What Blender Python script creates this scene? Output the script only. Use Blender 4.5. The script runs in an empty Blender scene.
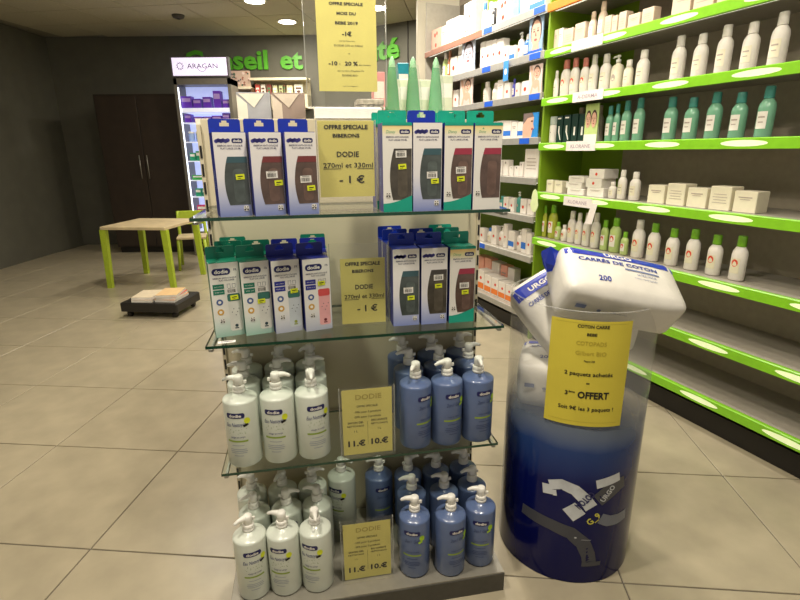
import bpy, math, random
from mathutils import Matrix, Vector
random.seed(7)

# ------------------------------------------------------------------ camera, world, lights, exposure
scene = bpy.context.scene
CAM_H = 1.325
TILT, ROLL = 0.28735, -0.008534
ct, st, cr, sr = math.cos(TILT), math.sin(TILT), math.cos(ROLL), math.sin(ROLL)
fwd = Vector((0, ct, -st)); up0 = Vector((0, st, ct)); rt0 = Vector((1, 0, 0))
right = rt0 * cr + up0 * sr
up = up0 * cr - rt0 * sr
cam_data = bpy.data.cameras.new('camera')
cam_data.sensor_width = 36.0
cam_data.lens = 504.07 * 36.0 / 800.0
cam_data.clip_start = 0.05
cam = bpy.data.objects.new('camera', cam_data)
m = Matrix((right, up, -fwd)).transposed().to_4x4()
m.translation = Vector((0, 0, CAM_H))
cam.matrix_world = m
scene.collection.objects.link(cam)
scene.camera = cam

world = bpy.data.worlds.new('world'); scene.world = world
world.use_nodes = True
world.node_tree.nodes['Background'].inputs[0].default_value = (1.0, 0.92, 0.79, 1)
world.node_tree.nodes['Background'].inputs[1].default_value = 0.32

vs = scene.view_settings
vs.view_transform = 'Standard'; vs.look = 'None'; vs.gamma = 1.0
vs.use_curve_mapping = False
vs.exposure = 0.25
scene.cycles.transparent_max_bounces = 40
CEIL = 2.85

def area_light(name, loc, size, power, color=(1, .90, .75), rot=(0, 0, 0), size_y=None):
    l = bpy.data.lights.new(name, 'AREA'); l.energy = power; l.color = color
    if size_y: l.shape = 'RECTANGLE'; l.size = size; l.size_y = size_y
    else: l.shape = 'DISK'; l.size = size
    o = bpy.data.objects.new(name, l); o.location = loc; o.rotation_euler = rot
    scene.collection.objects.link(o); return o

# recessed ceiling downlights of the shop (three are in view, the others light the near part)
DOWNLIGHTS = [(-1.34, 6.83), (-1.49, 5.94), (-0.23, 6.25), (-1.9, 4.3), (0.1, 4.2), (-1.7, 2.3), (0.2, 2.4),
              (-0.75, 0.85), (0.30, 0.70)]
for i, (x, y) in enumerate(DOWNLIGHTS):
    area_light('downlight_lamp', (x, y, CEIL - .03), .2, 30 if i > 6 else 19)
# added fill light above the frame, put in to brighten the product wall
t_ang = math.atan2(-.923, .384)
area_light('added_wall_fill', (0.45, 3.35, 2.8), 2.6, 34, (1, .95, .88), (math.radians(38), 0, t_ang), .12)

# ------------------------------------------------------------------ helpers
COL = scene.collection
PI = math.pi
def lin(c):
    c = c / 255.0
    return c / 12.92 if c <= .04045 else ((c + .055) / 1.055) ** 2.4
def rgb(r, g, b): return (lin(r), lin(g), lin(b), 1)
MATS = {}
def mat(name, col, rough=.5, metal=0., var=.04, scale=30, bump=0., emit=None, estr=0., trans=0., coat=0., alpha=1.):
    if name in MATS: return MATS[name]
    m = bpy.data.materials.new(name); m.use_nodes = True
    nt = m.node_tree; b = nt.nodes['Principled BSDF']
    b.inputs['Roughness'].default_value = rough; b.inputs['Metallic'].default_value = metal
    b.inputs['Transmission Weight'].default_value = trans
    b.inputs['Coat Weight'].default_value = coat
    b.inputs['Alpha'].default_value = alpha
    tc = nt.nodes.new('ShaderNodeTexCoord'); nz = nt.nodes.new('ShaderNodeTexNoise')
    nz.inputs['Scale'].default_value = scale; nz.inputs['Detail'].default_value = 4
    nt.links.new(tc.outputs['Object'], nz.inputs['Vector'])
    rp = nt.nodes.new('ShaderNodeValToRGB')
    rp.color_ramp.elements[0].position = .3; rp.color_ramp.elements[1].position = .7
    rp.color_ramp.elements[0].color = tuple(max(0, c * (1 - var * 2)) for c in col[:3]) + (1,)
    rp.color_ramp.elements[1].color = tuple(min(1, c * (1 + var)) for c in col[:3]) + (1,)
    nt.links.new(nz.outputs['Fac'], rp.inputs['Fac']); nt.links.new(rp.outputs['Color'], b.inputs['Base Color'])
    if bump:
        bp = nt.nodes.new('ShaderNodeBump'); bp.inputs['Strength'].default_value = bump; bp.inputs['Distance'].default_value = .004
        nt.links.new(nz.outputs['Fac'], bp.inputs['Height']); nt.links.new(bp.outputs['Normal'], b.inputs['Normal'])
    if emit:
        b.inputs['Emission Color'].default_value = emit; b.inputs['Emission Strength'].default_value = estr
    MATS[name] = m; return m
def grad_mat(name, stops, z0, z1, rough=.4, alphas=None, axis='Z', wob=0.):
    """printed colour gradient along an object's own axis"""
    m = bpy.data.materials.new(name); m.use_nodes = True
    nt = m.node_tree; b = nt.nodes['Principled BSDF']; b.inputs['Roughness'].default_value = rough; b.inputs['Specular IOR Level'].default_value = .3
    tc = nt.nodes.new('ShaderNodeTexCoord'); sp = nt.nodes.new('ShaderNodeSeparateXYZ')
    nt.links.new(tc.outputs['Object'], sp.inputs[0])
    mr = nt.nodes.new('ShaderNodeMapRange'); mr.inputs['From Min'].default_value = z0; mr.inputs['From Max'].default_value = z1
    src = sp.outputs[axis]
    if wob:
        nz = nt.nodes.new('ShaderNodeTexNoise'); nz.inputs['Scale'].default_value = 6
        nt.links.new(tc.outputs['Object'], nz.inputs['Vector'])
        ma = nt.nodes.new('ShaderNodeMath'); ma.operation = 'MULTIPLY_ADD'; ma.inputs[1].default_value = wob
        nt.links.new(nz.outputs['Fac'], ma.inputs[0]); nt.links.new(src, ma.inputs[2]); src = ma.outputs[0]
    nt.links.new(src, mr.inputs['Value'])
    rp = nt.nodes.new('ShaderNodeValToRGB')
    els = rp.color_ramp.elements
    while len(els) < len(stops): els.new(.5)
    for e, (p, c) in zip(els, stops): e.position = p; e.color = c
    nt.links.new(mr.outputs[0], rp.inputs[0]); nt.links.new(rp.outputs[0], b.inputs['Base Color'])
    if alphas:
        ra = nt.nodes.new('ShaderNodeValToRGB'); ea = ra.color_ramp.elements
        while len(ea) < len(alphas): ea.new(.5)
        for e, (p, a) in zip(ea, alphas): e.position = p; e.color = (a, a, a, 1)
        nt.links.new(mr.outputs[0], ra.inputs[0]); nt.links.new(ra.outputs[0], b.inputs['Alpha'])
    MATS[name] = m; return m
def thin_glass(name, tint, refl=.06, rough=.02, haze=0., hcol=(1, 1, 1, 1)):
    """thin clear sheet: tinted see-through plus a fresnel reflection"""
    m = bpy.data.materials.new(name); m.use_nodes = True
    nt = m.node_tree; nt.nodes.clear()
    out = nt.nodes.new('ShaderNodeOutputMaterial'); mx = nt.nodes.new('ShaderNodeMixShader')
    tr = nt.nodes.new('ShaderNodeBsdfTransparent'); gl = nt.nodes.new('ShaderNodeBsdfGlossy')
    fr = nt.nodes.new('ShaderNodeFresnel'); fr.inputs[0].default_value = 1.45
    tr.inputs[0].default_value = tint; gl.inputs['Roughness'].default_value = rough
    ge = nt.nodes.new('ShaderNodeNewGeometry'); mu = nt.nodes.new('ShaderNodeMath'); mu.operation = 'MULTIPLY'; iv = nt.nodes.new('ShaderNodeMath'); iv.operation = 'SUBTRACT'; iv.inputs[0].default_value = 1
    nt.links.new(ge.outputs['Backfacing'], iv.inputs[1]); nt.links.new(iv.outputs[0], mu.inputs[1]); nt.links.new(fr.outputs[0], mu.inputs[0])   # the far side of the sheet only lets light through
    nt.links.new(mu.outputs[0], mx.inputs[0]); nt.links.new(tr.outputs[0], mx.inputs[1]); nt.links.new(gl.outputs[0], mx.inputs[2])
    last = mx
    if haze:
        df = nt.nodes.new('ShaderNodeBsdfDiffuse'); df.inputs[0].default_value = hcol
        m2 = nt.nodes.new('ShaderNodeMixShader'); m2.inputs[0].default_value = haze
        nt.links.new(mx.outputs[0], m2.inputs[1]); nt.links.new(df.outputs[0], m2.inputs[2]); last = m2
    nt.links.new(last.outputs[0], out.inputs[0]); MATS[name] = m; return m

class MB:
    def __init__(s): s.v = []; s.f = []; s.mi = []; s.sm = []
    def add(s, vs, fs, mi=0, smooth=False):
        o = len(s.v); s.v += [tuple(v) for v in vs]
        for f in fs: s.f.append(tuple(i + o for i in f)); s.mi.append(mi); s.sm.append(smooth)
        return s
    def box(s, x0, x1, y0, y1, z0, z1, mi=0):
        v = [(x, y, z) for z in (z0, z1) for y in (y0, y1) for x in (x0, x1)]
        return s.add(v, [(0, 2, 3, 1), (4, 5, 7, 6), (0, 1, 5, 4), (2, 6, 7, 3), (0, 4, 6, 2), (1, 3, 7, 5)], mi)
    def cbox(s, x0, x1, y0, y1, z0, z1, c=.002, mi=0):
        """box with chamfered vertical and top edges"""
        def ring(z, k): return [(x0 + c + k, y0 + k, z), (x1 - c - k, y0 + k, z), (x1 - k, y0 + c + k, z), (x1 - k, y1 - c - k, z),
                                (x1 - c - k, y1 - k, z), (x0 + c + k, y1 - k, z), (x0 + k, y1 - c - k, z), (x0 + k, y0 + c + k, z)]
        r = ring(z0, 0) + ring(z1 - c, 0) + ring(z1, c)
        fs = [tuple(range(7, -1, -1)), tuple(range(16, 24))]
        for k in (0, 8):
            for i in range(8): fs.append((k + i, k + (i + 1) % 8, k + 8 + (i + 1) % 8, k + 8 + i))
        return s.add(r, fs, mi)
    def lathe(s, prof, n=24, c=(0, 0, 0), mi=0, smooth=True, cap0=True, cap1=True, sx=1, sy=1):
        v = []; fs = []
        for r, z in prof:
            for i in range(n):
                a = 2 * PI * i / n; v.append((c[0] + r * math.cos(a) * sx, c[1] + r * math.sin(a) * sy, c[2] + z))
        for k in range(len(prof) - 1):
            for i in range(n): fs.append((k * n + i, k * n + (i + 1) % n, (k + 1) * n + (i + 1) % n, (k + 1) * n + i))
        s.add(v, fs, mi, smooth)
        o = len(s.v) - len(v)
        if cap0: s.f.append(tuple(o + i for i in range(n - 1, -1, -1))); s.mi.append(mi); s.sm.append(False)
        if cap1: s.f.append(tuple(o + (len(prof) - 1) * n + i for i in range(n))); s.mi.append(mi); s.sm.append(False)
        return s
    def tube(s, pts, rs, n=10, mi=0, smooth=True):
        v = []; fs = []
        pts = [Vector(p) for p in pts]
        for k, p in enumerate(pts):
            d = (pts[min(k + 1, len(pts) - 1)] - pts[max(k - 1, 0)]).normalized()
            a = d.cross(Vector((0, 0, 1)));
            if a.length < .1: a = d.cross(Vector((0, 1, 0)))
            a.normalize(); b = d.cross(a)
            r = rs[k] if isinstance(rs, (list, tuple)) else rs
            for i in range(n):
                t = 2 * PI * i / n; v.append(p + (a * math.cos(t) + b * math.sin(t)) * r)
        for k in range(len(pts) - 1):
            for i in range(n): fs.append((k * n + i, (k + 1) * n + i, (k + 1) * n + (i + 1) % n, k * n + (i + 1) % n))
        fs += [tuple(range(n)), tuple((len(pts) - 1) * n + i for i in range(n - 1, -1, -1))]
        return s.add(v, fs, mi, smooth)
    def prism(s, poly, y0, y1, mi=0):
        """polygon in x,z extruded along y"""
        n = len(poly); v = [(x, y0, z) for x, z in poly] + [(x, y1, z) for x, z in poly]
        fs = [tuple(range(n)), tuple(range(2 * n - 1, n - 1, -1))] + [(i, n + i, n + (i + 1) % n, (i + 1) % n) for i in range(n)]
        return s.add(v, fs, mi)
    # flat print, in the x,z plane at y
    def poly(s, pts, y=0, mi=0): return s.add([(x, y, z) for x, z in pts], [tuple(range(len(pts)))], mi)
    def rect(s, cx, cz, w, h, y=0, mi=0, a=0., seg=1):
        ca, sa = math.cos(a), math.sin(a)
        for k in range(seg):
            x0, x1 = -w / 2 + w * k / seg, -w / 2 + w * (k + 1) / seg
            s.poly([(cx + px * ca - pz * sa, cz + px * sa + pz * ca) for px, pz in ((x0, -h / 2), (x1, -h / 2), (x1, h / 2), (x0, h / 2))], y, mi)
        return s
    def pill(s, cx, cz, w, h, y=0, mi=0, n=6, r=None, a=0.):
        r = r or h / 2; pts = []
        for (ox, oz, a0) in ((w / 2 - r, -h / 2 + r, -90), (w / 2 - r, h / 2 - r, 0), (-w / 2 + r, h / 2 - r, 90), (-w / 2 + r, -h / 2 + r, 180)):
            for i in range(n + 1):
                t = math.radians(a0 + 90 * i / n); pts.append((ox + r * math.cos(t), oz + r * math.sin(t)))
        ca, sa = math.cos(a), math.sin(a)
        return s.poly([(cx + px * ca - pz * sa, cz + px * sa + pz * ca) for px, pz in pts], y, mi)
    def ell(s, cx, cz, rx, rz, y=0, mi=0, n=16, a=0.):
        ca, sa = math.cos(a), math.sin(a)
        return s.poly([(cx + rx * math.cos(t) * ca - rz * math.sin(t) * sa, cz + rx * math.cos(t) * sa + rz * math.sin(t) * ca)
                       for t in [2 * PI * i / n for i in range(n)]], y, mi)
    def text(s, txt, cx, cz, h, w=None, y=0, mi=0, bold=0., a=0., align='c', ital=0.):
        V, F, x0, x1 = text_mesh(txt, bold)
        k = h / .70; kx = k
        if w: kx = w / (x1 - x0)
        ox = {'c': (x0 + x1) / 2, 'l': x0, 'r': x1}[align]
        ca, sa = math.cos(a), math.sin(a); vv = []
        for px, pz in V:
            X = (px - ox) * kx + (pz - .35) * k * ital; Z = (pz - .35) * k
            vv.append((cx + X * ca - Z * sa, y, cz + X * sa + Z * ca))
        return s.add(vv, F, mi)
    def bend(s, r):
        """wrap flat print around a vertical cylinder of radius r (front = -y)"""
        s.v = [((r + d) * math.sin(x / r), -(r + d) * math.cos(x / r), z) for x, d, z in [(x, -y, z) for x, y, z in s.v]]
        return s
    def build(s, name, mats, parent=None, loc=None, rot=None):
        me = bpy.data.meshes.new(name); me.from_pydata(s.v, [], s.f)
        for m_ in (mats if isinstance(mats, (list, tuple)) else [mats]): me.materials.append(m_)
        for p, i, sm in zip(me.polygons, s.mi, s.sm): p.material_index = i; p.use_smooth = sm
        me.update()
        return link(name, me, parent, loc, rot)
def link(name, data, parent=None, loc=None, rot=None):
    o = bpy.data.objects.new(name, data); COL.objects.link(o)
    if parent is not None: o.parent = parent
    if loc is not None: o.location = loc
    if rot is not None: o.rotation_euler = rot
    return o
_TX = {}
def text_mesh(txt, bold=0.):
    key = (txt, bold)
    if key in _TX: return _TX[key]
    cu = bpy.data.curves.new('t', 'FONT'); cu.body = txt; cu.size = 1; cu.resolution_u = 2; cu.offset = bold; cu.fill_mode = 'FRONT'
    ob = bpy.data.objects.new('t', cu)
    me = bpy.data.meshes.new_from_object(ob)
    V = [(v.co.x, v.co.y) for v in me.vertices]; F = [tuple(p.vertices) for p in me.polygons]
    bpy.data.objects.remove(ob); bpy.data.curves.remove(cu); bpy.data.meshes.remove(me)
    xs = [p[0] for p in V] or [0, 1]
    _TX[key] = (V, F, min(xs), max(xs)); return _TX[key]
def thing(name, label, cat, loc=(0, 0, 0), rz=0., group=None, rot=None):
    o = link(name, None, None, loc, rot or (0, 0, rz)); o['label'] = label; o['category'] = cat
    if group: o['group'] = group
    return o
def tag(o, label, cat, group=None):
    o['label'] = label; o['category'] = cat
    if group: o['group'] = group
    return o
def copy_tree(root, label=None, loc=None, rz=None):
    r = root.copy(); COL.objects.link(r)
    if label: r['label'] = label
    if loc is not None: r.location = loc
    if rz is not None: r.rotation_euler = (0, 0, rz)
    def rec(src, dst):
        for ch in list(src.children):
            c = ch.copy(); COL.objects.link(c); c.parent = dst; rec(ch, c)
    rec(root, r); return r
def struct(o): o['kind'] = 'structure'; return o
ORD = ['first', 'second', 'third', 'fourth', 'fifth', 'sixth', 'seventh', 'eighth', 'ninth', 'tenth', 'eleventh', 'twelfth', 'thirteenth', 'fourteenth', 'fifteenth']

# ------------------------------------------------------------------ materials
WHITE = mat('white_card', rgb(236, 233, 226), .45)
INK = mat('black_ink', rgb(24, 22, 20), .6)
NAVY = mat('navy_ink', rgb(22, 26, 92), .4)
NAVYBOX = mat('navy_card', rgb(30, 42, 142), .35)
BLUEBOX = mat('royal_blue_card', rgb(24, 52, 160), .35)
GREENBOX = mat('green_card', rgb(18, 116, 92), .35)
TEALBOX = mat('teal_card', rgb(22, 160, 136), .35)
YELLOW = mat('yellow_paper', rgb(222, 212, 120), .7, var=.03, scale=12)
YINK = mat('pale_outline_ink', rgb(186, 170, 84), .7)
STICK = mat('fluorescent_sticker', rgb(222, 232, 40), .5)
STICKG = mat('lime_sticker', rgb(168, 208, 40), .5)
GLASS = thin_glass('shelf_glass', (.93, .965, .945, 1))
GEDGE = mat('glass_edge_green', rgb(16, 62, 44), .12, coat=.5)
ACRYL = thin_glass('clear_acrylic', (.985, .985, .975, 1), haze=.012)
PUMPW = mat('white_plastic', rgb(238, 236, 228), .35, var=.01)
METAL = mat('brushed_metal', rgb(150, 148, 140), .4, .6, scale=80)
DARK = mat('dark_slot_metal', rgb(38, 36, 34), .45, .3)

# ------------------------------------------------------------------ the room
CEILM = mat('ceiling_tile', rgb(196, 190, 166), .8, var=.05, scale=60, bump=.1)
WALLD = mat('dark_grey_wall', rgb(92, 91, 80), .65, var=.05, scale=6)
CREAM = mat('cream_wall', rgb(206, 198, 176), .7, var=.03, scale=5)
TILEM = mat('beige_floor_tile', rgb(172, 162, 138), .30, var=.07, scale=7, bump=.03)
GROUT = mat('tile_joint', rgb(110, 104, 92), .8)
floor = struct(MB().box(-5, 5, -2, 8.2, -.05, -.004).build('floor', GROUT))
fr = math.radians(-5.2)
cF, sF = math.cos(fr), math.sin(fr)
tile_me = None
for i in range(-10, 10):
    for j in range(-6, 12):
        # joints pass through (-1.02, 2.2) across and (0, 3.154) along
        lx, ly = -1.216 + .6 * i + .3, 3.141 + .6 * j + .3
        x, y = lx * cF - ly * sF, lx * sF + ly * cF
        if not (-4.7 < x < 4.7 and -1.6 < y < 7.9): continue
        if tile_me is None:
            t0 = MB().cbox(-.2975, .2975, -.2975, .2975, -.012, 0, .0015).build('tile', TILEM, floor); tile_me = t0.data
        else: t0 = link('tile', tile_me, floor)
        t0.location = (x, y, 0); t0.rotation_euler = (0, 0, fr + random.choice((0, PI)))
ceil = struct(MB().box(-5, 5, -2, 8.2, CEIL + .012, CEIL + .06).build('ceiling', mat('ceiling_grid', rgb(150, 145, 126), .7)))
cr_ = math.radians(-8); cC, sC = math.cos(cr_), math.sin(cr_)
ctile = None
for i in range(-10, 10):
    for j in range(-3, 12):
        lx, ly = -2.567 + .6 * i + .3, 5.69 + .6 * (j - 6) + .3
        x, y = lx * cC - ly * sC, lx * sC + ly * cC
        if not (-4.6 < x < 4.6 and 1.2 < y < 7.8): continue
        if ctile is None:
            t0 = MB().box(-.294, .294, -.294, .294, 0, .011).build('tile', CEILM, ceil); ctile = t0.data
        else: t0 = link('tile', ctile, ceil)
        t0.location = (x, y, CEIL); t0.rotation_euler = (0, 0, cr_)
corner = Vector((-1.03, 7.6, 0)); d2 = Vector((1.602, -1, 0)).normalized()
wb = struct(MB().box(-5, corner.x, 7.6, 7.7, 0, CEIL).build('wall_back', WALLD))
ws = struct(MB().box(0, 3.2, 0, .1, 0, CEIL).build('wall_side', WALLD, None, corner, (0, 0, math.atan2(d2.y, d2.x))))
MB().box(1.36, 1.37, -.012, 0, 0, CEIL).build('panel_joint', DARK, ws)
struct(MB().box(-4.9, -4.8, -2, 7.6, 0, CEIL).build('wall_left', WALLD))
struct(MB().box(.19, .62, 5.35, 5.75, 0, CEIL).build('wall_pillar', CREAM))
# wall frame of the long product wall on the right
P0 = Vector((.789, 3.763, 0)); T_ = Vector((.384, -.923, 0)).normalized(); N_ = Vector((.923, .384, 0)).normalized()
WROT = math.atan2(T_.y, T_.x)
def wl(s, off, z): return P0 + T_ * s + N_ * off + Vector((0, 0, z))
struct(MB().box(-2.2, 3.4, .42, .5, 0, CEIL).build('wall_right', mat('taupe_wall', rgb(150, 140, 122), .7), None, P0, (0, 0, WROT)))
# soffit of the back wall: letters
LGREEN = mat('lime_letter', rgb(84, 168, 40), .4)
words = [('Conseil', -2.93, -1.80), ('et', -1.62, -1.31)]
def letter_word(txt, x0, x1, z0, xh, parentloc, rz, label):
    V, F, a, b = text_mesh(txt, .03)
    k = (x1 - x0) / (b - a)
    t = thing('wall_lettering', label, 'lettering', parentloc, rz)
    # every letter is a raised piece of its own
    pos = 0
    for i, ch in enumerate(txt):
        Vp, Fp, pa, pb = text_mesh(txt[:i + 1], .03)
        Vc, Fc, c0, c1 = text_mesh(ch, .03)
        off = pb - c1
        mb = MB(); n = len(Vc)
        front = [((vx + off - a) * k + x0, -.03, z0 + vz * xh) for vx, vz in Vc]
        back = [(x_, 0, z_) for x_, _, z_ in front]
        edges = {}
        for f in Fc:
            for q in range(len(f)):
                e = (f[q], f[(q + 1) % len(f)]); edges[e] = 1
        sides = [(e[0], e[1], e[1] + n, e[0] + n) for e in edges if (e[1], e[0]) not in edges]
        mb.add(front + back, [tuple(f) for f in Fc] + sides)
        mb.build('letter', LGREEN, t)
    return t
letter_word('Conseil', -2.93, -1.79, 2.43, .33, (0, 7.6, 0), 0, 'lime green raised word Conseil on the dark back wall')
letter_word('et', -1.62, -1.31, 2.43, .33, (0, 7.6, 0), 0, 'lime green raised word et on the dark back wall')
letter_word('Beauté', .17, 1.25, 2.455, .33, corner, math.atan2(d2.y, d2.x), 'lime green raised word ending in té behind the tall acrylic sign')
# downlight fittings
EMIT = mat('lamp_diffuser', rgb(255, 250, 235), .5, emit=(1, .93, .8, 1), estr=14)
RING = mat('lamp_ring', rgb(225, 222, 210), .4)
wheres = ['nearest the back wall', 'in front of the lime lettering, nearer the camera', 'above the right edge of the tall yellow sign']
for i, (x, y) in enumerate(DOWNLIGHTS[:3]):
    t = thing('ceiling_downlight', 'round white recessed ceiling downlight ' + wheres[i], 'lamp', (x, y, CEIL), 0, 'recessed ceiling downlights')
    MB().lathe([(.12, -.012), (.125, -.004), (.125, 0)], 24).build('trim_ring', RING, t)
    MB().lathe([(.1, -.0135), (.1, -.0121)], 24).build('diffuser', EMIT, t)
t = thing('smoke_detector', 'small dark round detector on the ceiling at far left', 'detector', (-2.53, 6.51, CEIL))
MB().lathe([(.035, -.04), (.06, -.03), (.07, -.012), (.07, 0)], 20).build('housing', mat('detector_dark', rgb(70, 66, 58), .5), t)
MB().lathe([(.02, -.046), (.022, -.0402)], 12).build('sensor', DARK, t)

# ------------------------------------------------------------------ lit display cabinet at the far left
FRAME = mat('cabinet_grey_frame', rgb(120, 116, 108), .4, .3)
cab = thing('display_cabinet', 'tall open display cabinet with lit lavender header by the back wall', 'cabinet', (-2.41, 6.7, 0))
CW = .33
b = MB(); b.box(-CW, CW, .02, .3, 0, .32).build('plinth', mat('cabinet_plinth', rgb(105, 105, 104), .5), cab)
for k in range(5): MB().box(-CW + .03, CW - .03, .005, .02, .05 + k * .05, .08 + k * .05).build('louver', DARK, cab)
LITB = mat('lit_cabinet_back', rgb(190, 200, 240), .5, emit=(.55, .62, 1, 1), estr=.55)  # panel glows by itself to imitate the lit cabinet interior
MB().box(-CW, CW, .26, .3, .32, 2.2).build('back_panel', LITB, cab)
for sx in (-1, 1): MB().box(sx * CW - .02, sx * CW + .02, 0, .3, 0 if sx < 0 else 0, 2.2).build('side_panel', FRAME, cab)
MB().box(-CW + .021, -CW + .03, 0, .02, .33, 2.1).build('light_strip', mat('cool_light_strip', rgb(235, 240, 255), .4, emit=(.8, .87, 1, 1), estr=2.0), cab)
MB().box(-CW - .02, CW + .02, 0, .3, 2.13, 2.2).build('top_rail', FRAME, cab)
hd = MB().box(-CW - .02, CW + .02, -.02, .06, 2.215, 2.44).build('header_box', mat('header_frame', rgb(90, 86, 92), .4), cab)
MB().box(-CW, CW, -.024, -.0205, 2.228, 2.428).build('light_panel', mat('lavender_light_panel', rgb(225, 215, 240), .5, emit=(.78, .70, .93, 1), estr=.75), hd)
pr_ = MB(); pr_.text('ARAGAN', .035, 2.335, .055, .37, -.026, 0); em_ = MB()
for k in range(9):
    a = k * 2 * PI / 9; em_.ell(-.235 + .035 * math.cos(a), 2.335 + .035 * math.sin(a), .012, .006, -.026, 0, 8, a + .6)
for k in range(10):
    a0, a1 = math.radians(205 + 13 * k), math.radians(218 + 13 * k)
    pr_.poly([(.03 + .06 * math.cos(a0), 2.335 + .065 * math.sin(a0)), (.03 + .06 * math.cos(a1), 2.335 + .065 * math.sin(a1)), (.03 + .055 * math.cos(a1), 2.335 + .06 * math.sin(a1)), (.03 + .055 * math.cos(a0), 2.335 + .06 * math.sin(a0))], -.026, 0)
pr_.build('lettering', mat('header_ink', rgb(92, 84, 110), .5), hd); em_.build('emblem', MATS['header_ink'], hd)
SHZ = [1.86, 1.69, 1.46, 1.225, .985, .775, .55, .33]
SHM = mat('white_shelf_glow', rgb(225, 228, 240), .35, emit=(.75, .8, 1, 1), estr=.35)  # white boards given a faint glow, imitating light inside the cabinet
for z in SHZ: MB().box(-CW + .02, CW - .02, .01, .258, z - (.05 if z > 1.8 else .012), z).build('shelf', SHM, cab)
PURP = mat('purple_card', rgb(96, 48, 178), .4); PURPL = mat('pale_purple_card', rgb(166, 140, 206), .4)
PGRN = mat('cabinet_green', rgb(40, 150, 110), .4); PRED = mat('cabinet_pink', rgb(206, 40, 96), .4); PGR2 = mat('grass_green_card', rgb(60, 160, 70), .4)
def small_box(name, label, cat, loc, rz, w, h, d, m1, m2, grp, frac=.3):
    t = thing(name, label, cat, loc, rz, grp)
    MB().cbox(-w / 2, w / 2, 0, d, 0, h, .002).build('carton', m1, t)
    MB().rect(0, h * .68, w * .84, h * frac, -.0006).build('label_print', m2, t)
    return t
n_ = 0
for (row, z, xs, m1, m2, nm) in (('top', 1.86, [(-.237, .13, .14), (-.105, .10, .11), (.02, .1, .13), (.15, .09, .2), (.26, .09, .1)], PURP, PURPL, 'purple carton'),
                                ('second', 1.69, [(-.24, .08, .1), (-.12, .1, .07), (.0, .1, .07), (.12, .12, .08), (.24, .09, .11)], PURP, PURPL, 'purple carton'),
                                ('fourth', 1.225, [(-.24, .07, .1), (-.16, .07, .12), (-.08, .07, .1), (.0, .07, .12)], PGRN, WHITE, 'green and white carton'),
                                ('fifth', .985, [(-.2, .15, .06), (.0, .15, .06)], PGR2, WHITE, 'flat grass green carton'),
                                ('sixth', .775, [(-.22, .07, .1), (-.13, .07, .1), (-.04, .07, .1)], PGRN, WHITE, 'green and white carton'),
                                ('seventh', .55, [(-.2, .12, .11), (-.05, .1, .1)], PRED, WHITE, 'bright pink carton')):
    for k, (x, w, h) in enumerate(xs):
        small_box('cabinet_carton', f'{nm}, {ORD[k]} from left on the {row} shelf of the lit cabinet', 'box', (-2.41 + x, 6.74, z + .001), 0, w, h, .1, m1, m2, 'cartons in the lit cabinet')
for k, x in enumerate((-.24, -.15, -.05)):
    t = thing('supplement_tub', f'pale blue round tub with white lid, {ORD[k]} from left in lit cabinet', 'tub', (-2.41 + x, 6.8, 1.461), 0, 'tubs in the lit cabinet')
    MB().lathe([(.035, 0), (.038, .004), (.038, .09), (.034, .1)], 16).build('tub', mat('pale_blue_plastic', rgb(150, 175, 220), .4), t)
    MB().lathe([(.036, .1005), (.038, .102), (.038, .12), (.034, .124)], 16).build('lid', PUMPW, t)
# dark cabinet beside it
dc = thing('dark_cupboard', 'dark brown cupboard standing left of the lit display cabinet', 'cabinet', (-3.35, 6.9, 0))
DBR = mat('dark_brown_wood', rgb(48, 38, 30), .5, var=.1, scale=8)
MB().box(-.55, .55, .02, .5, .08, 2.05).build('carcass', DBR, dc)
MB().box(-.53, .53, .05, .5, 0, .079).build('plinth', DARK, dc)
for sx in (-1, 1):
    dd = MB().cbox(min(0, sx * .54) + .004, max(0, sx * .54) - .004, 0, .019, .1, 2.03, .003).build('door', DBR, dc)
    MB().tube([(sx * .05, -.03, 1.0), (sx * .05, -.03, 1.3)], .006, 8).build('handle', METAL, dd)

# bookcase and niche right of the cabinet, on the back wall
bc = thing('book_shelf', 'brown wall shelf with cream edges beside the lit cabinet', 'shelf', (-2.03, 7.28, 0))
WOODB = mat('brown_shelf_wood', rgb(96, 70, 46), .55, var=.1); CRE = mat('cream_board', rgb(222, 212, 180), .5)
MB().box(-.25, .07, .28, .3, .2, 2.2).build('back_panel', WOODB, bc)
for sx in (-.25, .07): MB().box(sx - .012, sx + .012, 0, .28, 0, 2.15).build('side_panel', WOODB, bc)
for z in (.5, .85, 1.2, 1.55, 1.86, 2.17): MB().box(-.238, .058, 0, .279, z - .03, z).build('shelf', CRE, bc)
AMB = mat('amber_card', rgb(176, 96, 40), .5)
for k, (x, z) in enumerate(((-.19, 1.86), (-.1, 1.86), (-.19, 1.55), (-.09, 1.55))):
    small_box('amber_carton', 'amber carton, ' + ['left, upper', 'right, upper', 'left, lower', 'right, lower'][k] + ' shelf of the brown wall shelf', 'box', (-2.03 + x, 7.32, z + .001), 0, .075, .14, .08, AMB, CRE, 'amber cartons')
t = thing('picture_card', 'square reddish floral picture card standing on the brown wall shelf', 'picture', (-2.115, 7.33, 2.171))
MB().box(-.13, .13, 0, .02, 0, .2).build('board', mat('picture_board', rgb(196, 170, 150), .6), t)
q = MB(); rr = random.Random(3)
for k in range(26): q.ell(rr.uniform(-.115, .115), rr.uniform(.02, .18), rr.uniform(.006, .02), rr.uniform(.006, .016), -.001 - k * .00005, k % 4, 8, rr.uniform(0, 3))
q.build('picture_print', [mat('pic_a', rgb(150, 96, 80), .6), mat('pic_b', rgb(90, 80, 84), .6), mat('pic_c', rgb(220, 200, 190), .6), mat('pic_d', rgb(60, 90, 70), .6)], t)
nc = thing('wall_niche', 'cream lit wall niche under the lime lettering', 'shelf', (-1.62, 7.3, 0))
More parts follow.
